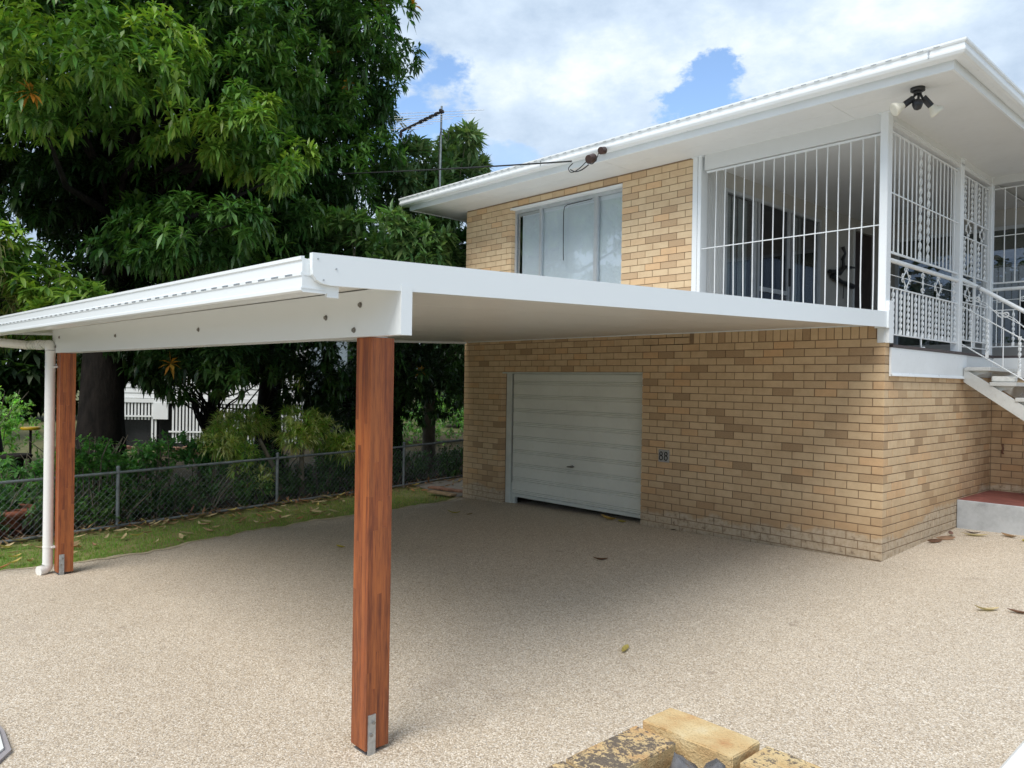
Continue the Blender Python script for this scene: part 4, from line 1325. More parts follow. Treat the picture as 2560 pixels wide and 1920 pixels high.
for (x, z) in ((-.309, 2.129), (-.630, 2.079), (-.362, 2.003), (-2.25, 2.075), (-3.9, 2.085), (-5.50, 2.12), (-5.62, 2.03)):
    y = yb_(x)
    MB().tube([(x, y, z), (x, y - .011, z)], .0105, 6, smooth=False).tube([(x, y, z), (x, y - .003, z)], .015, 12).build('bolt', MT['bolt'], cp_)
# hardwood posts made of glued lamellae
def wood_post(cx, cy, g0, lab, w=.138, rot=0.0):
    pr = bpy.data.objects.new('carport_post', None); COL.objects.link(pr); pr.parent = cp_; pr['label'] = lab
    nl = 4
    core = MB()
    zt_ = 1.967 if abs(cx) < 3 else 1.967
    cols = 5
    lam = w / cols
    rr = random.Random(int(abs(cx * 100)) + 5)
    for i in range(cols):
        for j in range(cols):
            if 0 < i < cols - 1 and 0 < j < cols - 1: continue
            z = g0 + .035
            first = True
            while z < zt_:
                z1 = z + rr.uniform(.28, 1.1)
                if z1 > zt_ - .2: z1 = zt_
                x0 = cx - w / 2 + i * lam; y0_ = cy - w / 2 + j * lam
                core.box(x0 + .0001, x0 + lam, y0_ + .0001, y0_ + lam, z, z1 - .0006, rr.random())
                z = z1
    o = core.build('timber_block', MT['timber'], pr)
    br = MB()
    br.box(cx + w / 2 + .0005, cx + w / 2 + .0065, cy - w * .42, cy - w * .42 + .045, g0 + .002, g0 + .215)
    br.box(cx - .06, cx + .06, cy - .06, cy + .06, g0 + .0, g0 + .012)
    br.build('steel_bracket', MT['zinc'], pr)
    mb = MB()
    for dz, dy in ((.175, .030), (.115, .018)): mb.tube([(cx + w / 2 + .006, cy - w * .42 + dy, g0 + dz), (cx + w / 2 + .016, cy - w * .42 + dy, g0 + dz)], .009, 6, smooth=False)
    mb.build('bolt', MT['bolt'], pr)
    return pr
wood_post(-.333, -5.755, gz(-.33, -5.75) + .0, 'near hardwood post under the right end of the beam')
wood_post(-5.565, -5.985, gz(-5.56, -5.98) + .0, 'far hardwood post beside the white downpipe')
# downpipe
dp = thing('downpipe', 'white round downpipe with a horizontal run, strapped beside the far carport post', 'downpipe')
px, py = -5.665, -6.105
gb = gz(px, py)
pr_ = .047
MB().tube([(px, py, gb + .10), (px, py, 1.99)], pr_, 18).build('pipe', MT['pvc'], dp)
MB().tube([(px, py, 1.99), (px - .005, py, 2.02), (px - .03, py, 2.045), (px - .07, py, 2.05)], [pr_ * 1.06] * 4, 16).build('elbow', MT['pvc'], dp)
MB().tube([(px - .07, py, 2.05), (-6.42, py - .05, 2.062)], pr_, 18).build('pipe', MT['pvc'], dp)
MB().tube([(-6.42, py - .05, 2.06), (-6.45, -6.45, 2.08), (-6.45, -6.55, 2.14)], pr_, 14).build('elbow', MT['pvc'], dp)
MB().tube([(-6.0, py - .024, 2.055), (-6.09, py - .028, 2.056)], pr_ * 1.1, 18).build('socket', MT['pvc'], dp)
MB().tube([(px, py, gb + .11), (px - .003, py - .005, gb + .07), (px + .01, py - .03, gb + .055), (px + .03, py - .085, gb + .05)], [pr_ * 1.07, pr_ * 1.07, pr_ * 1.05, pr_ * 1.05], 16).build('shoe', MT['pvc'], dp)
for z in (gb + .27, 1.82):
    mb = MB(); mb.tube([(px, py, z), (px, py, z + .018)], pr_ * 1.06, 18); mb.box(px, px + .07, py + .02, py + .05, z, z + .018)
    mb.build('strap', MT['pvc'], dp)

# ================================================================== LETTERBOX PILLAR (foreground)
lb = thing('letterbox_pillar', 'unfinished golden brick letterbox pillar at the bottom of the picture', 'letterbox')
zt = 0.985
lay = [(1.995, 2.225, -6.535, -6.425, 'lb_clean', 'golden brick at the back of the top course'), (1.995, 2.105, -6.79, -6.56, 'lb_dirty', 'blackened lichen covered brick on the left'),
       (2.24, 2.47, -6.535, -6.425, 'lb_mid', 'soiled brick right of the golden one'), (2.36, 2.47, -6.79, -6.56, 'lb_mid', 'soiled brick on the right side'),
       (1.995, 2.225, -6.90, -6.80, 'lb_dirty', 'blackened brick on the near side'), (2.24, 2.47, -6.90, -6.80, 'lb_mid', 'soiled brick on the near side')]
def rough_brick(x0, x1, y0, y1, z0, z1, mat, lab=None, seed=0, inset=0.0):
    bm = bmesh.new(); bmesh.ops.create_cube(bm, size=1)
    for q in bm.verts: q.co = Vector(((x0 + x1) / 2 + q.co.x * (x1 - x0), (y0 + y1) / 2 + q.co.y * (y1 - y0), (z0 + z1) / 2 + q.co.z * (z1 - z0)))
    bmesh.ops.bevel(bm, geom=bm.edges[:], offset=.003, segments=1, affect='EDGES')
    bmesh.ops.subdivide_edges(bm, edges=bm.edges[:], cuts=3, use_grid_fill=True)
    rr = random.Random(seed)
    for q in bm.verts: q.co += Vector((rr.uniform(-1, 1), rr.uniform(-1, 1), rr.uniform(-1, 1))) * .0012
    m = MB(); m.add([q.co[:] for q in bm.verts], [tuple(w.index for w in fc.verts) for fc in bm.faces], 0, False); bm.free()
    o = m.build('brick', mat, lb)
    if lab: o['label'] = lab
    return o
for i, (a, b, c, d, mt, lab) in enumerate(lay): rough_brick(a, b, c, d, zt - .076, zt + (0.004 if i == 0 else 0), MT[mt], lab, i)
for k in range(1, 14):
    z1 = zt - k * CH; z0 = z1 - .076
    if z1 < gz(2.2, -6.6): break
    sh_ = .0 if k % 2 else 0
    for (a, b, c, d) in ((1.995, 2.105, -6.66, -6.425), (2.115, 2.35, -6.535, -6.425), (2.36, 2.47, -6.66, -6.425), (1.995, 2.105, -6.90, -6.67), (2.36, 2.47, -6.90, -6.67), (2.115, 2.35, -6.90, -6.80)):
        o = MB().cbox(a, b, c, d, max(z0, gz(2.2, -6.6) - .02), z1, .005, random.random()).build('brick', MT['lb_mid'], lb)
mb = MB(); mb.box(2.0, 2.1, -6.895, -6.43, -.25, zt - .08); mb.box(2.365, 2.465, -6.895, -6.43, -.25, zt - .08); mb.box(2.1, 2.365, -6.53, -6.43, -.25, zt - .08); mb.box(2.1, 2.365, -6.895, -6.805, -.25, zt - .08)
mb.build('mortar', concrete('pale_mortar', (0.55, 0.49, 0.38)), lb)
bm = bmesh.new(); bmesh.ops.create_icosphere(bm, subdivisions=4, radius=1)
rr = random.Random(4)
for q in bm.verts:
    p = q.co.copy()
    n_ = math.sin(p.x * 9 + p.y * 4) * .12 + math.sin(p.y * 13 - p.z * 7) * .08 + math.sin(p.x * 21 + p.z * 17) * .04
    q.co = Vector((2.215 + p.x * .11 * (1 + n_), -6.625 + p.y * .10 * (1 + n_), .925 + p.z * .05 * (1 + n_ * 3)))
m = MB(); m.add([q.co[:] for q in bm.verts], [tuple(w.index for w in fc.verts) for fc in bm.faces], 0, True); bm.free()
tag(m.build('plastic_bag', MT['bag']), 'crumpled grey plastic bag stuffed inside the letterbox pillar', 'bag')

# bottom-left meter box and bottom-right white slab
wb = thing('meter_box', 'grey framed box with a dark plastic lid let into the driveway at the left', 'meter box')
gx = gz(-1.75, -7.3) + .012
cr = [(-1.44, -7.12), (-2.02, -7.15), (-2.05, -7.55), (-1.40, -7.50)]
MB().prism([(-1.40, -7.20), (-1.52, -7.115), (-1.80, -7.10), (-2.05, -7.12), (-2.05, -7.60), (-1.38, -7.60)], 'z', gx, gx + .022).build('frame', paint('grey_frame', (0.33, 0.31, 0.32), .5, .08, 6, .05, .1), wb)
MB().prism([(-1.43, -7.23), (-1.54, -7.145), (-1.80, -7.125), (-2.02, -7.15), (-2.02, -7.57), (-1.41, -7.57)], 'z', gx + .023, gx + .034).build('collar', MT['pvc'], wb)
MB().prism([(-1.50, -7.235), (-1.53, -7.205), (-1.60, -7.18), (-1.98, -7.19), (-1.98, -7.54), (-1.52, -7.54), (-1.49, -7.45)], 'z', gx + .035, gx + .055).build('lid', paint('dark_grey_plastic', (0.06, 0.06, 0.07), .5, .1, 6, .05), wb)
wb.location = (-0.012, -0.012, 0)
wsx = MB().cbox(2.03, 2.95, -4.6, -3.42, gz(2.4, -3.8), gz(2.4, -3.8) + .10, .02)
tag(wsx.build('white_slab', MT['white_sheet']), 'smooth white slab edge in the bottom right corner', 'slab')

# ================================================================== FENCE
fn = thing('chain_link_fence', 'low galvanised chain link fence between the lawn strip and the garden', 'fence')
def fp(y, h): return (fence_x(y), y, gz(fence_x(y), y) + h)
ycoords = [-12.2, -9.75, -7.3, -4.864, -2.501, 0.095, 2.55, 5.0]
for y in ycoords:
    x = fence_x(y); g0 = gz(x, y)
    o = MB().tube([(x, y, g0 - .1), (x, y, g0 + .80)], .024, 10).tube([(x, y, g0 + .80), (x, y, g0 + .815), (x, y, g0 + .825)], [.027, .022, .005], 10).build('fence_post', MT['zinc_pipe'], fn)
MB().tube([fp(y, .735) for y in lin(-12.2, 7, 12)], .019, 10).build('top_rail', MT['zinc_pipe'], fn)
MB().tube([fp(y, .035) for y in lin(-12.2, 7, 24)], .019, 8).build('bottom_rail', MT['zinc_pipe'], fn)
mb = MB()
H = .67
sp = .085
y = -9.8
while y < 5.5:
    for sg in (1, -1):
        a = fp(y, .05) if sg > 0 else fp(y + H, .05); b = fp(y + H, .05 + H) if sg > 0 else fp(y, .05 + H)
        mb.tube([(a[0] + .004 * sg, a[1], a[2]), (b[0] + .004 * sg, b[1], b[2])], .0012, 3, cap=False, smooth=False)
    y += sp
mb.build('wire_mesh', MT['zinc_pipe'], fn, kind='stuff')
for yy in ycoords[:-1]: MB().tube([fp(yy - .02, .735), fp(yy + .03, .735)], .026, 10).build('rail_clamp', MT['zinc_pipe'], fn)

#@@FOLIAGE@@
# ================================================================== FOLIAGE
def leafset(cen, tw, k, length, width, col, spread=(50, 85), droop=0.35, fold=0.25, colvar=0.25, rng=RNG, curl=0.0, lenvar=.25):
    """rosettes of k folded leaves at points cen with twig directions tw -> vertices, faces, colours"""
    n = len(cen)
    tw = tw / np.maximum(np.linalg.norm(tw, axis=1, keepdims=True), 1e-6)
    a = np.where(np.abs(tw[:, 2:3]) < .9, np.array([[0, 0, 1.0]]), np.array([[1.0, 0, 0]]))
    s1 = np.cross(tw, a); s1 /= np.linalg.norm(s1, axis=1, keepdims=True)
    s2 = np.cross(tw, s1)
    ph = rng.uniform(0, 2 * np.pi, (n, 1)) + np.arange(k)[None] * 2.399 + rng.normal(0, .2, (n, k))
    inc = np.radians(rng.uniform(spread[0], spread[1], (n, k)))
    d = (np.cos(inc)[..., None] * tw[:, None] + np.sin(inc)[..., None] * (np.cos(ph)[..., None] * s1[:, None] + np.sin(ph)[..., None] * s2[:, None]))
    d = d.reshape(-1, 3)
    base = np.repeat(cen, k, 0) + np.repeat(tw, k, 0) * rng.uniform(-.04, .03, (n * k, 1)) * (length / .2)
    N = n * k
    Ln = length * rng.uniform(1 - lenvar, 1 + lenvar, (N, 1)); Wd = width * rng.uniform(.8, 1.2, (N, 1))
    up = np.tile(np.array([[0, 0, 1.0]]), (N, 1))
    side = np.cross(d, up) + rng.normal(0, .12, (N, 3))
    side /= np.maximum(np.linalg.norm(side, axis=1, keepdims=True), 1e-6)
    nrm = np.cross(side, d); nrm /= np.maximum(np.linalg.norm(nrm, axis=1, keepdims=True), 1e-6)
    g = np.array([[0, 0, -1.0]])
    dr = droop * rng.uniform(.5, 1.4, (N, 1))
    mid = base + d * Ln * .48 + g * dr * Ln * .18
    tip = base + d * Ln * (1 - dr * .25) + g * dr * Ln * .8
    Lf = mid + side * Wd * .5 + nrm * fold * Wd * .5
    Rt = mid - side * Wd * .5 + nrm * fold * Wd * .5
    V = np.stack([base, Lf, Rt, mid, tip], 1).reshape(-1, 3)
    o = np.arange(N)[:, None, None] * 5
    F = (np.array([[0, 3, 1], [0, 2, 3], [3, 4, 1], [2, 4, 3]])[None] + o).reshape(-1, 3)
    br = rng.uniform(1 - colvar, 1 + colvar, (N, 1))
    ccol = col if isinstance(col, np.ndarray) and col.ndim == 2 else np.tile(np.array([col], float), (n, 1))
    C = np.repeat(ccol, k, 0) * br
    C[:, 0] *= rng.uniform(.8, 1.25, N)
    C = np.repeat(C, 5, 0)
    return V, F, np.clip(C, 0, 1)

def merge(parts):
    Vs = []; Fs = []; Cs = []; o = 0
    for V, F, C in parts:
        Vs.append(V); Fs.append(F + o); Cs.append(C); o += len(V)
    return np.concatenate(Vs), np.concatenate(Fs), np.concatenate(Cs)

def lobe_points(c, r, rz, nclump, per, rng, sub=0.33, lowcut=-0.9):
    """rosette centres gathered in clumps on an ellipsoid shell"""
    c = np.array(c)
    d = rng.normal(0, 1, (nclump, 3)); d /= np.linalg.norm(d, axis=1, keepdims=True)
    d = d[d[:, 2] > lowcut]
    rad = rng.uniform(.62, 1.0, (len(d), 1))
    cc = c + d * rad * np.array([r, r, rz])
    R = sub * min(r, 1.2) * rng.uniform(.6, 1.25, len(d))
    P = []; T = []; Q = []
    for i in range(len(d)):
        e = rng.normal(0, 1, (per, 3)); e /= np.linalg.norm(e, axis=1, keepdims=True)
        e = e + d[i] * .55 + np.array([0, 0, .25]); e /= np.linalg.norm(e, axis=1, keepdims=True)
        P.append(cc[i] + e * R[i] * rng.uniform(.55, 1.0, (per, 1)) * np.array([1, 1, .8])); T.append(e * .8 + d[i] * .4 + np.array([0, 0, .1])); Q.append(np.full(per, rng.random()))
    return np.concatenate(P), np.concatenate(T), np.concatenate(Q), cc

def limbs(mb, root, targets, r0, rng, via=None):
    root = Vector(root)
    for t in targets:
        t = Vector(t); h = t - root
        p1 = root + Vector((h.x * .15, h.y * .15, h.z * .40)) + Vector(rng.normal(0, .12, 3))
        p2 = root + Vector((h.x * .55, h.y * .55, h.z * .72)) + Vector(rng.normal(0, .15, 3))
        p3 = root + h * .95
        mb.tube([root, p1, p2, p3], [r0, r0 * .75, r0 * .45, r0 * .12], 7, cap=False)

DARKG = (0.045, 0.112, 0.028); MIDG = (0.10, 0.215, 0.040); BRG = (0.23, 0.37, 0.05)
def mango(name, label, lobes, trunk_pts, trunk_r, seed, density=1.0, size=.205, kind_leaf=10, cat='tree', group=None, mat='leaf', bark='bark', width=.056, spread=(45, 88), droop=.34, orange=True, flowers=False, lowcut=-0.9):
    rng = np.random.default_rng(seed)
    t = thing(name, label, cat, group)
    parts = []; tg = []
    for (x, y, z, r, rz, hue) in lobes:
        area = 4 * math.pi * r * (r + 2 * rz) / 3
        nros = area * 30 * density * (.205 / size) ** 2
        per = 13
        P, T, Q, cc = lobe_points((x, y, z), r, rz, max(6, int(nros / per)), per, rng, lowcut=lowcut)
        tg.append((x, y, z)); tg += [tuple(q) for q in cc[::max(1, len(cc) // 5)]]
        lo, hi = {0: (DARKG, MIDG), 1: (MIDG, BRG), 2: ((.026, .062, .018), (.045, .105, .024)), 3: ((.13, .22, .09), (.19, .29, .12)), 4: ((.09, .18, .06), (.15, .26, .09))}[hue]  # darkest pair puts the shade deep in the crowns into leaf colour
        f = np.clip(Q * 1.15 - .1 + rng.normal(0, .12, len(Q)), 0, 1)[:, None]
        colr = np.array([lo]) * (1 - f) + np.array([hi]) * f
        if orange:
            m = rng.random(len(Q)) < .003
            colr[m] = (.42, .20, .03)
        parts.append(leafset(P, T, kind_leaf, size, width, colr, spread, droop, rng=rng))
        # inner leaves coloured darker, standing in for shade within the crown
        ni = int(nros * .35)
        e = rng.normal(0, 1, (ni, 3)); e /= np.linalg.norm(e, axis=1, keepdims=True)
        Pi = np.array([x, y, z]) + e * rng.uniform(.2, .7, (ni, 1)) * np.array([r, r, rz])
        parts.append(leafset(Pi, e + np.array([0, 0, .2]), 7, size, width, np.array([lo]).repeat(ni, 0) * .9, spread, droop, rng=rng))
        if flowers:
            mf = rng.random(len(P)) < .16
            parts.append(leafset(P[mf] + T[mf] * .06, T[mf], 6, .055, .03, (.75, .72, .52), (40, 80), 0, rng=rng, colvar=.1))
    V, F, C = merge(parts)
    np_mesh('crown', V, F, C, MT[mat], t, kind='stuff')
    mb = MB()
    if trunk_pts:
        pts = [Vector(p) for p in trunk_pts]
        rs = [trunk_r * (1 - .35 * i / max(1, len(pts) - 1)) for i in range(len(pts))]
        rs[0] *= 1.25
        mb.tube(pts, rs, 12, cap=False)
        limbs(mb, pts[-1], tg, trunk_r * .24, rng)
    mb.build('trunk', MT[bark], t)
    return t

def L6(lst, hue): return [tuple(a) + (hue,) for a in lst]
g0 = gz(-10.7, -4.3)
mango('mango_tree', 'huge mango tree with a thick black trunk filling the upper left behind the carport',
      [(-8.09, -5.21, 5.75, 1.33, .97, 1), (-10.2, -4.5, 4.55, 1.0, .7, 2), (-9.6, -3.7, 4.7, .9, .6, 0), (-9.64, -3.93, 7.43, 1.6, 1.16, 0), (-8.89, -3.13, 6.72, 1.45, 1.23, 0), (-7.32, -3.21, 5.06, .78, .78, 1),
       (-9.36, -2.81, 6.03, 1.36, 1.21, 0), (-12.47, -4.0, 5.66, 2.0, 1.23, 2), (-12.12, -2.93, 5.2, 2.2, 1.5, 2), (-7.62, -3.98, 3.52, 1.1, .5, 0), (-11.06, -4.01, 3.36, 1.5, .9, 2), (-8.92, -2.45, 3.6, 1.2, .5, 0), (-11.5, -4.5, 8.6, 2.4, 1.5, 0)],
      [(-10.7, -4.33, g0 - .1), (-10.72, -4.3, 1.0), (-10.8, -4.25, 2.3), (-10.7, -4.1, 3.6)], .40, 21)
mango('mango_tree', 'mango tree with a dark trunk at the left edge behind the garden table',
      [(-10.25, -6.06, 6.25, 1.33, 1.46, 1), (-12.9, -7.0, 4.6, 1.8, 1.5, 2), (-10.5, -7.2, 7.8, 2.0, 1.4, 0), (-12.6, -5.9, 3.3, 1.0, .8, 2)],
      [(-12.3, -5.65, -.35), (-12.35, -5.7, 1.0), (-12.3, -5.8, 3.0)], .30, 27)
mango('mango_tree', 'tall mango tree whose drooping crown ends against the sky left of the antenna',
      [(-9.61, -.96, 7.85, 1.61, 1.61, 0), (-9.6, -.22, 6.92, 1.1, 1.49, 0), (-9.25, -1.25, 5.27, 1.31, 1.2, 0), (-8.7, -2.05, 4.35, .9, .75, 0), (-11.34, -1.37, 5.4, 2.2, 1.8, 2), (-9.2, -1.35, 3.8, 1.0, .5, 0), (-10.5, -1.5, 9.3, 1.8, 1.3, 0)],
      [(-10.9, -1.3, -.3), (-10.95, -1.3, 1.2), (-10.8, -1.2, 3.2)], .26, 22)
mango('mango_tree', 'small spreading mango tree with forked dark stems in front of the white batten house',
      [(-11.3, -3.85, 2.0, .7, .35, 2), (-10.7, -3.5, 2.5, .9, .45, 2), (-8.6, -3.44, 1.95, .95, .42, 2), (-9.8, -3.2, 2.2, 1.1, .5, 2), (-9.3, -2.1, 2.25, 1.2, .6, 2), (-10.6, -2.2, 2.3, 1.0, .55, 2)],
      [(-10.9, -2.57, -.25), (-10.9, -2.55, .25), (-10.85, -2.5, .6)], .09, 23, density=1.1)
ya = mango('young_tree', 'young mango tree with bright leaf tips behind the left end of the carport gutter',
      [(-7.27, -6.1, 2.95, .46, .42, 1), (-7.9, -5.65, 2.6, .85, .32, 1), (-7.95, -6.5, 2.6, .5, .75, 0), (-6.75, -5.75, 2.62, .42, .2, 1), (-8.6, -6.6, 3.4, .7, .6, 0)],
      [(-8.5, -6.5, -.3), (-8.45, -6.45, 1.0), (-8.3, -6.3, 1.9)], .07, 24, density=1.15, size=.19)
# individually built leaves on the nearest tree
def leaf_mesh(name, length, width, colr, mat, curl=.25, fold=.3):
    n = 6; V = []; Fq = []
    for i in range(n + 1):
        t = i / n; w = width * .5 * math.sin(math.pi * min(1, t * .94 + .03)) ** .8
        x = length * t; z = -curl * length * t * t
        V += [(x, -w, z + fold * w), (x, 0, z), (x, w, z + fold * w)]
    for i in range(n):
        a = i * 3
        Fq += [(a, a + 1, a + 4, a + 3), (a + 1, a + 2, a + 5, a + 4)]
    C = np.tile(np.array([colr]), (len(V), 1))
    o = np_mesh(name, np.array(V, float), np.array(Fq), C, MT[mat], smooth=True)
    me = o.data; bpy.data.objects.remove(o)
    return me
lm = [leaf_mesh('leaf', .20, .048, c, 'leaf', .3) for c in ((.13, .22, .03), (.10, .19, .03), (.16, .25, .04), (.07, .14, .028))]
rng = random.Random(8)
cnt = 0
for (cx, cy, cz) in [(-7.0, -6.05, 3.22), (-7.15, -5.75, 3.05), (-6.95, -6.35, 3.0), (-6.5, -5.75, 2.82), (-6.35, -5.55, 2.70), (-6.75, -5.5, 2.78), (-7.1, -5.3, 2.62), (-7.25, -6.3, 3.38), (-6.85, -5.95, 2.95), (-6.4, -6.0, 2.68), (-7.5, -5.1, 2.7), (-7.0, -5.0, 2.60), (-7.4, -6.0, 3.25), (-7.3, -5.45, 2.85), (-6.6, -6.2, 2.8), (-6.2, -5.85, 2.62), (-7.0, -6.6, 3.2), (-7.6, -5.7, 3.0)]:
    for k in range(13):
        a = k * 2.4 + rng.uniform(-.3, .3); tilt = rng.uniform(-.55, .45)
        place('leaf', rng.choice(lm), ya, (cx + rng.uniform(-.02, .02), cy + rng.uniform(-.02, .02), cz + rng.uniform(-.05, .03)), (rng.uniform(-.3, .3), tilt, a)); cnt += 1
# pandanus-like narrow brown-green leaves at far left
rp = np.random.default_rng(5)
t = thing('palm', 'narrow leaved brownish palm hanging at the left edge above the gutter', 'palm')
P = np.array([-7.2, -6.6, 2.75]) + rp.normal(0, 1, (60, 3)) * np.array([.35, .35, .28])
V, F, C = leafset(P, rp.normal(0, 1, (60, 3)) + np.array([.3, -.2, -.2]), 14, .30, .014, (.16, .16, .06), (15, 70), .9, rng=rp)
np_mesh('crown', V, F, C, MT['leaf_soft'], t, kind='stuff')
MB().tube([(-8.0, -7.0, -.3), (-7.9, -6.95, 1.5), (-7.4, -6.7, 2.6)], [.06, .05, .04], 8).build('trunk', MT['bark'], t)

# frangipanis behind the house corner
mango('frangipani_tree', 'pale green frangipani tree with white flowers behind the antenna mast',
      [(-9.67, 1.9, 6.15, .92, .73, 3), (-9.71, 1.11, 5.62, .84, .75, 3), (-10.12, 2.85, 6.75, .5, .4, 3), (-10.26, 1.99, 5.4, 1.0, .6, 4), (-10.3, 2.6, 4.4, 1.0, .7, 2)],
      [(-10.2, 2.0, -.2), (-10.2, 2.0, 1.8), (-10.1, 1.9, 3.2)], .13, 31, density=1.5, size=.30, kind_leaf=11, width=.078, spread=(35, 80), droop=.15, orange=False, flowers=True, bark='bark_pale')
mango('frangipani_tree', 'broad leaved frangipani just above the carport roof beside the house',
      [(-7.54, -.96, 3.98, .85, .42, 4), (-7.48, -.16, 3.93, .62, .42, 4), (-8.34, -1.08, 3.75, .6, .42, 4), (-8.0, -.2, 3.3, .8, .4, 2)],
      [(-8.5, -.4, -.2), (-8.4, -.4, 1.4), (-8.2, -.5, 2.5)], .11, 32, density=1.3, size=.26, kind_leaf=11, width=.07, spread=(35, 82), droop=.2, orange=False, flowers=False, bark='bark_pale')
mango('dark_tree', 'dark leafy tree filling the gap beside the house below the carport roof',
      [(-8.9, .6, 1.9, .95, 1.1, 2), (-9.6, 2.2, 2.5, .9, 1.4, 2), (-10.05, 0, 1.5, 1.1, .9, 2), (-9.4, -1.2, 1.75, .8, .5, 2), (-9.2, 3.4, 3.2, 1.2, 1.6, 2), (-10.4, 1.2, 3.4, 1.2, .8, 2)],
      [(-9.8, .9, -.2), (-9.7, .85, .6), (-9.7, .8, 1.1)], .12, 33, density=.8, size=.16, width=.045)

# variegated shrubs
def song(label, lobes, stems, seed):
    rg = np.random.default_rng(seed)
    t = thing('variegated_shrub', label, 'shrub')
    parts = []
    for (x, y, z, r, rz) in lobes:
        n = int(85 * r * r / .16)
        e = rg.normal(0, 1, (n, 3)); e /= np.linalg.norm(e, axis=1, keepdims=True)
        P = np.array([x, y, z]) + e * rg.uniform(.45, 1, (n, 1)) * np.array([r, r, rz])
        colr = np.where(rg.random((n, 1)) < .5, np.array([[.92, .92, .42]]), np.array([[.40, .56, .14]]))
        parts.append(leafset(P, e * .8 + np.array([0, 0, .5]), 17, .17, .026, colr, (12, 82), .35, colvar=.55, rng=rg, lenvar=.3))
    V, F, C = merge(parts)
    np_mesh('crown', V, F, C, MT['leaf_soft'], t, kind='stuff')
    mb = MB()
    for pts, r in stems: mb.tube(pts, [r, r * .85, r * .6][:len(pts)] if len(pts) == 3 else r, 8, cap=False)
    mb.build('trunk', MT['bark_pale'], t)
song('yellow variegated shrub with two pale bare trunks right of the fence post',
     [(-8.75, -1.75, 1.02, .40, .26), (-8.95, -1.35, .85, .38, .24), (-8.55, -1.95, .80, .30, .20), (-8.6, -1.0, .62, .34, .22), (-9.0, -1.7, 1.5, .09, .22)],
     [([(-8.62, -1.80, -.25), (-8.68, -1.78, .35), (-8.75, -1.72, .85)], .05), ([(-8.70, -2.08, -.25), (-8.80, -2.22, .30), (-8.95, -2.4, .75)], .05)], 41)
song('yellow variegated shrub left of the fence post in front of the batten house',
     [(-9.25, -2.75, .92, .42, .28), (-9.0, -3.05, .72, .34, .24), (-9.5, -2.3, 1.02, .36, .24), (-8.75, -2.75, .45, .22, .24), (-8.62, -2.55, .12, .26, .22)],
     [([(-9.0, -2.6, -.25), (-9.1, -2.7, .3), (-9.2, -2.75, .7)], .035)], 42)

# green shrubs behind the fence
rs = np.random.default_rng(77)
def shrub(label, lobes, colr, seed, size=.085, width=.045, group=None, name='shrub', k=7, dens=1.0):
    rg = np.random.default_rng(seed)
    t = thing(name, label, 'shrub', group)
    parts = []; mb = MB()
    for (x, y, z, r, rz) in lobes:
        n = int(420 * r * (r + rz) * dens * (.085 / size) ** 1.3)
        e = rg.normal(0, 1, (n, 3)); e /= np.linalg.norm(e, axis=1, keepdims=True)
        P = np.array([x, y, z]) + e * rg.uniform(.35, 1, (n, 1)) * np.array([r, r, rz])
        q = np.sin(P[:, 0] * 9 + P[:, 2] * 7) * np.sin(P[:, 1] * 8 + 1)
        P = P[q > -.55]
        f = rg.random((len(P), 1)) ** 1.5
        cc = np.array([colr]) * (1.5 + 2.8 * f)
        parts.append(leafset(P, rg.normal(0, 1, P.shape) * .6 + np.array([.2, 0, .6]), k, size, width, cc, (30, 90), .3, rng=rg))
        for _ in range(5):
            a = rg.normal(0, r * .3, 2)
            mb.tube([(x + a[0], y + a[1], gz(x, y) - .05), (x + a[0] * 1.5, y + a[1] * 1.6, z), (x + a[0] * 2.6, y + a[1] * 2.6, z + rz * .9)], [.012, .009, .004], 5, cap=False)
    V, F, C = merge(parts)
    np_mesh('foliage', V, F, C, MT['leaf_soft'], t, kind='stuff')
    mb.build('stem', MT['bark_pale'], t)
    return t
shrub('rounded bright green bush rising above the fence beside the far carport post', [(-8.6, -5.0, .62, .42, .30), (-8.75, -5.35, .42, .36, .30), (-8.9, -4.7, .5, .3, .3)], (.055, .13, .035), 51, .075, .055)
shrub('broad leaved green bush above the fence rail left of the variegated shrubs', [(-9.2, -3.7, .62, .45, .26), (-9.1, -3.3, .5, .35, .25), (-9.3, -4.15, .45, .35, .22)], (.045, .115, .035), 52, .11, .055)
i = 0
y = -8.6
while y < 3.2:
    x = fence_x(y) - .42 - .12 * math.sin(y * 3)
    lab_ = ('low shrub with small oval leaves against the fence', 'low shrub with long pointed leaves against the fence', 'low fine-leaved shrub against the fence')[i % 3]
    shrub(lab_, [(x, y, gz(x, y) + .22, .40, .30), (x - .35, y + .3, gz(x, y) + .30, .38, .32)], ((.030, .066, .022), (.045, .085, .035), (.035, .075, .02))[i % 3], 60 + i, (.08, .10, .06)[i % 3], (.04, .035, .04)[i % 3], group=('small-leaved low shrubs along the fence', 'long-leaved low shrubs along the fence', 'fine-leaved low shrubs along the fence')[i % 3], dens=.9)
    y += .72; i += 1
for j, (x, y) in enumerate(((-11.5, -5.8), (-13.5, -6.8), (-12.8, -1.0), (-11.6, .8), (-14.5, -3.5), (-10.6, -6.6))):
    shrub('loose garden bush in the shade under the mango trees', [(x, y, .15, .7, .4), (x + .5, y - .5, .05, .5, .3)], (.05, .12, .03), 90 + j, .13, .05, group='bushes in the shade of the mango trees', dens=.9)
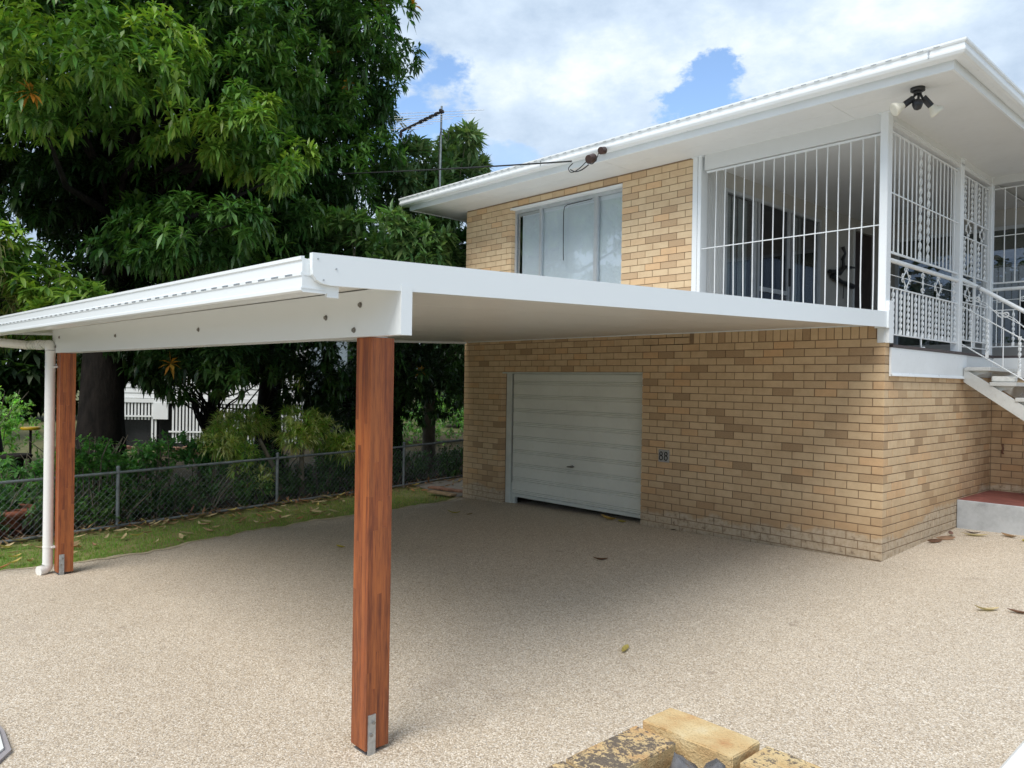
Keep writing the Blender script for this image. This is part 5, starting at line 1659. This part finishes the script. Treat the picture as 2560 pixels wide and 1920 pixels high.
for j, (x, y, zz, lab) in enumerate(((-9.4, -5.7, .35, 'leafy bush behind the terracotta planter'), (-10.0, -4.6, .5, 'leafy bush left of the big mango trunk'), (-9.9, -3.9, .45, 'leafy bush in front of the big mango trunk base'), (-9.9, -1.9, .35, 'leafy bush behind the pale shrub trunks'), (-9.4, -.6, .5, 'leafy bush behind the near hardwood post'), (-9.6, .4, .45, 'leafy bush right of the near hardwood post'))):
    shrub(lab, [(x, y, zz - .1, .5, .45), (x + .35, y - .3, zz - .25, .4, .35)], (.05, .115, .035), 140 + j, .12, .05, dens=.8)
# fern-like clump near the base of the fence
shrub('drooping fern clump behind the fence right of the pale trunks', [(-8.65, -.45, .12, .45, .22)], (.05, .10, .05), 99, .16, .03, name='fern', k=9)

# far background: tree belt on all sides
rb = np.random.default_rng(15)
parts = []
for i in range(46):
    a = rb.uniform(math.radians(95), math.radians(205)); d = rb.uniform(27, 44)
    c = np.array([3 + math.cos(a) * d, -8 + math.sin(a) * d, rb.uniform(1.5, 3.6)]); r = rb.uniform(2.4, 4.0)
    n = 420
    e = rb.normal(0, 1, (n, 3)); e /= np.linalg.norm(e, axis=1, keepdims=True)
    P = c + e * rb.uniform(.6, 1, (n, 1)) * r
    f = rb.uniform(.6, 1.4)
    parts.append(leafset(P, e, 6, .62, .30, (.035 * f, .075 * f, .022 * f), (40, 90), .4, rng=rb))
V, F, C = merge(parts)
tag(np_mesh('distant_trees', V, F, C, MT['leaf_soft'], kind='stuff'), 'belt of dark trees far behind the gardens', 'trees')
parts = []
for i in range(26):
    a = rb.uniform(math.radians(215), math.radians(345)); d = rb.uniform(32, 46)
    c = np.array([3 + math.cos(a) * d, -8 + math.sin(a) * d, rb.uniform(0.0, 2.2)]); r = rb.uniform(2.6, 4.6)
    n = 260
    e = rb.normal(0, 1, (n, 3)); e /= np.linalg.norm(e, axis=1, keepdims=True)
    P = c + e * rb.uniform(.6, 1, (n, 1)) * r
    parts.append(leafset(P, e, 6, .75, .34, (.04, .085, .025), (40, 90), .4, rng=rb))
V, F, C = merge(parts)
tag(np_mesh('street_trees', V, F, C, MT['leaf_soft'], kind='stuff'), 'row of trees across the street behind the viewer', 'trees')

# ---- neighbouring house with battens
nh = thing('white_house', 'white weatherboard house with batten skirt seen between the mango stems', 'house')
A = Vector((-20.95, -1.43, 0)); B = Vector((-17.0, 2.8, 0))
U = (B - A).normalized(); Nn = Vector((U.y, -U.x, 0))   # outward, towards the camera side
LN = (B - A).length
def npt(s, o, z): p = A + U * s + Nn * o; return (p.x, p.y, z)
mb = MB()
for k in range(16):
    z = 1.12 + k * .15
    mb.add([npt(0, .02, z), npt(LN, .02, z), npt(LN, .0, z + .15), npt(0, .0, z + .15)], [(0, 1, 2, 3)])
mb.add([npt(0, 0, 3.5), npt(LN, 0, 3.5), npt(LN, -5, 3.5), npt(0, -5, 3.5), npt(0, 0, 1.12), npt(LN, 0, 1.12), npt(LN, -5, 1.12), npt(0, -5, 1.12)], [(0, 1, 2, 3), (7, 6, 5, 4), (0, 3, 7, 4), (1, 2, 6, 5), (2, 3, 7, 6)])
mb.build('wall', MT['shed_white'], nh)
mb = MB(); mb.add([npt(-.5, .6, 3.45), npt(LN + .5, .6, 3.45), npt(LN + .5, -5.6, 3.45), npt(-.5, -5.6, 3.45), npt(1, -2.5, 4.9), npt(LN - 1, -2.5, 4.9)], [(0, 1, 5, 4), (1, 2, 5), (2, 3, 4, 5), (3, 0, 4), (0, 3, 2, 1)]); mb.build('roof', MT['roof'], nh)
mb = MB(); mb.obox(npt(0, .03, .99), U * LN, Nn * .03, Vector((0, 0, .12))); mb.build('sill_board', MT['shed_white'], nh)
bme = MB().box(0, .052, 0, .02, 0, 1.0).build('batten', MT['shed_white']); me_b = bme.data; bpy.data.objects.remove(bme)
s = .1; i = 0
ang = math.atan2(U.y, U.x)
while s < LN - .1:
    low = .50 if s < 1.25 else -.15
    if s < .42: low = .50 - .15 * ((.42 - s) / .1)
    if s > 1.38 and s < 1.78: s += .1; continue
    o = place('batten', me_b, nh, npt(s, .03, low), (0, 0, ang)); o.scale = (1, 1, .98 - low)
    s += .098; i += 1
mb = MB(); mb.obox(npt(0, .06, .58), U * 1.3, Nn * .02, Vector((0, 0, .045))); mb.obox(npt(1.8, .06, .15), U * (LN - 1.8), Nn * .02, Vector((0, 0, .045)))
mb.obox(npt(1.35, .03, .52), U * .42, Nn * .05, Vector((0, 0, .48)))
mb.build('batten_rail', MT['shed_white'], nh)
mb = MB(); mb.obox(npt(-.05, -.3, -.4), U * LN, Nn * -.1, Vector((0, 0, 1.5)))  # full-width dark sheet stands in for shade beneath the floor
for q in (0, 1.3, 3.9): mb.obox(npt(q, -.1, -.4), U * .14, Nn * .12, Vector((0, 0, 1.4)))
mb.build('stump_and_shade', MT['dark'], nh)
mb = MB()
for q in range(40):
    a, b = rb.uniform(0, 5), rb.uniform(.4, 1.6)
    p = npt(a, b + 1.5, -.12); mb.cbox(p[0], p[0] + .22, p[1], p[1] + .11, -.16, -.09 + rb.uniform(0, .06), .005, rb.random())
tag(mb.build('rubble', MT['mulch'], kind='stuff'), 'scatter of reddish bricks before the white house', 'bricks')

# pot, birdbath, yellow tray
pot = thing('terracotta_pot', 'wide terracotta bowl planter behind the fence at the left edge', 'pot')
x, y = -8.35, -6.05; g_ = gz(x, y)
MB().tube([(x, y, g_), (x, y, g_ + .02), (x, y, g_ + .26), (x, y, g_ + .27), (x, y, g_ + .33), (x, y, g_ + .335)], [.20, .24, .37, .40, .40, .36], 28).build('bowl', MT['terracotta'], pot)
rg = np.random.default_rng(3)
V, F, C = leafset(np.array([[x, y, g_ + .34]]) + rg.normal(0, .08, (14, 3)) * np.array([1, 1, .5]), rg.normal(0, .5, (14, 3)) + np.array([0, 0, 1]), 7, .26, .09, (.05, .12, .04), (20, 80), .5, rng=rg)
np_mesh('plant', V, F, C, MT['leaf_soft'], pot)
bt = thing('garden_table', 'small dark stone garden table in the shade at the left', 'table')
x, y = -10.3, -5.55
MB().tube([(x, y, .50), (x, y, .54), (x, y, .56)], [.19, .21, .18], 20).build('tabletop', MT['bark'], bt)
MB().tube([(x, y, -.28), (x, y, -.15), (x, y, .2), (x, y, .50)], [.13, .09, .07, .10], 14).build('pedestal', MT['bark'], bt)
x, y = -12.0, -5.05
yt = thing('bird_feeder', 'flat yellow feeder tray on a thin pole under the mango tree', 'bird feeder')
MB().tube([(x, y, .81), (x, y, .84), (x, y, .86)], [.13, .16, .14], 20).build('tray', MT['yellow'], yt)
MB().tube([(x, y, -.3), (x, y, .81)], .02, 8).build('pole', MT['bark'], yt)

# ---- fallen leaves
def dry_mesh(L_, W_, c, seed):
    rr = random.Random(seed); n = 7; V = []; Fq = []
    curl = rr.uniform(.1, .35); tw = rr.uniform(-.7, .7); ed = rr.uniform(.3, .9)
    for i in range(n + 1):
        t = i / n; w = W_ * .5 * math.sin(math.pi * min(1, t * .95 + .03)) ** .75
        x = L_ * (t - .5); z = curl * L_ * (t - .5) ** 2 * 2.2
        a = tw * (t - .5)
        for q in (-1, -.5, 0, .5, 1):
            zz = z + abs(q) ** 2 * w * ed; yy = q * w
            V.append((x, yy * math.cos(a) - zz * math.sin(a) * .3, zz + yy * math.sin(a) * .6 + .004))
    for i in range(n):
        for k in range(4):
            a = i * 5 + k; Fq.append((a, a + 1, a + 6, a + 5))
    C = np.tile(np.array([c]), (len(V), 1)) * np.random.default_rng(seed).uniform(.75, 1.15, (len(V), 1))
    o = np_mesh('fallen_leaf', np.array(V, float), np.array(Fq), C, MT['litter'], smooth=True)
    me = o.data; bpy.data.objects.remove(o); return me
TAN = (.36, .25, .13); PALE = (.55, .45, .27); BRN = (.16, .08, .045); YEL = (.50, .40, .06); DKB = (.07, .035, .025)
def leaf_at(x, y, L_, c, rot, lab, seed, dz=.014, group=None, tilt=0.0):
    o = place('fallen_leaf', dry_mesh(L_, L_ * .27, c, seed), None, (x, y, gz(x, y) + dz), (random.uniform(-.2, .2) + tilt, random.uniform(-.1, .1), rot))
    tag(o, lab, 'leaf', group); return o
leaf_at(-.27, -3.73, .15, (.50, .40, .12), 2.0, 'lone yellow leaf on the driveway between the near post and the brick corner', 1)
leaf_at(-5.45, -1.1, .22, (.40, .34, .05), .5, 'yellow-green leaf on the driveway near the roller door pier', 2)
leaf_at(-5.20, -1.02, .12, TAN, 1.5, 'small tan leaf right of the yellow-green leaf by the brick pier', 3)
leaf_at(-4.62, -3.41, .15, YEL, .2, 'small yellow leaf in the middle of the shaded driveway', 4)
leaf_at(-2.09, -1.85, .16, BRN, .7, 'brown leaf on the driveway in front of the house number', 5)
leaf_at(1.22, -1.09, .20, PALE, .85, 'pale curled leaf on the sunny driveway at the right', 6)
leaf_at(1.42, -1.0, .16, BRN, .2, 'brown leaf at the right edge of the driveway', 7)
leaf_at(.30, 1.85, .26, PALE, 0.4, 'pale dry leaf on the ground before the landing slab', 8)
leaf_at(.25, 1.98, .18, DKB, -.2, 'dark dry leaf touching the foot of the landing slab', 9)
leaf_at(.60, 2.02, .20, (.28, .17, .09), -.5, 'brown leaf right of the pale leaf before the landing slab', 10)
leaf_at(.08, 1.22, .20, BRN, 1.1, 'curled brown leaf lowest of the heap along the side wall', 11, tilt=.6)
leaf_at(.12, 1.45, .22, (.30, .18, .11), .8, 'light brown leaf in the middle of the heap along the side wall', 12, tilt=.5)
leaf_at(.10, 1.66, .20, (.24, .13, .10), 1.7, 'reddish leaf at the top of the heap along the side wall', 13, .04, tilt=.8)
leaf_at(.78, 1.9, .14, YEL, 1.4, 'yellow leaf beside the slab at the right edge of the picture', 14)
leaf_at(-3.5, -.02, .24, (.42, .27, .07), .15, 'orange-brown leaf under the right end of the roller door', 15)
leaf_at(-3.25, -.05, .2, (.45, .36, .08), -.3, 'yellowish leaf under the right end of the roller door', 16)
leaf_at(-2.45, -.06, .08, DKB, 1.2, 'tiny black leaf at the wall foot below the house number', 17)
dm = [dry_mesh(l, l * .26, c, 100 + i) for i, (l, c) in enumerate([(.17, PALE), (.14, TAN), (.18, (.58, .46, .26)), (.13, (.30, .17, .09)), (.16, (.60, .48, .16)), (.17, TAN), (.13, PALE), (.15, (.46, .24, .11))])]
rl_ = random.Random(12)
for j, (x, y) in enumerate(((-16.6, -6.3), (-17.6, -5.6), (-14.9, -6.9), (-18.6, -4.6))):
    shrub('tall hedge bush far left beyond the garden table', [(x, y, .55, 1.1, .9)], (.10, .19, .05), 120 + j, .14, .06, group='hedge bushes at the far left', dens=.7)
for j, (x, y) in enumerate(((-15.6, 4.2), (-14.6, 5.4), (-13.4, 6.4), (-12.2, 7.4))):
    shrub('tall hedge bush beyond the dark tree beside the house', [(x, y, .6, 1.1, 1.0)], (.07, .14, .04), 160 + j, .14, .06, group='hedge bushes beyond the house side', dens=.6)
for i in range(190):
    y = rl_.uniform(-7.2, 1.8) if i % 3 else rl_.gauss(-3.2, 1.3)
    fx = fence_x(y); ex = min(edge_x(y), -6.0) if y < -.1 else -6.7
    u = rl_.random() ** 1.7
    x = fx - .02 + (ex - fx) * u * (.95)
    o = place('fallen_leaf', rl_.choice(dm), None, (x, y, gz(x, y) + .018 + rl_.uniform(0, .02)), (rl_.uniform(-.5, .5), rl_.uniform(-.3, .3), rl_.uniform(0, 6.28)))
    tag(o, 'dry mango leaf lying on the grass strip by the fence', 'leaf', 'dry leaves scattered on the grass strip')
rg = np.random.default_rng(9)
n = 1500; ys_ = rg.uniform(-9, 5, n); xs_ = fence_x(ys_) + rg.normal(-.02, .16, n)
P = np.stack([xs_, ys_, np.array([gz(a, b) for a, b in zip(xs_, ys_)]) + rg.uniform(.0, .05, n)], 1)
f = rg.random((n, 1)); cc = np.array([BRN]) * (1 - f) + np.array([TAN]) * f
V, F, C = leafset(P, rg.normal(0, 1, (n, 3)) * np.array([1, 1, .25]), 1, .13, .035, cc, (0, 20), .0, rng=rg)
tag(np_mesh('leaf_litter', V, F, C, MT['litter'], kind='stuff'), 'thick brown leaf litter heaped along the foot of the fence', 'leaf litter')
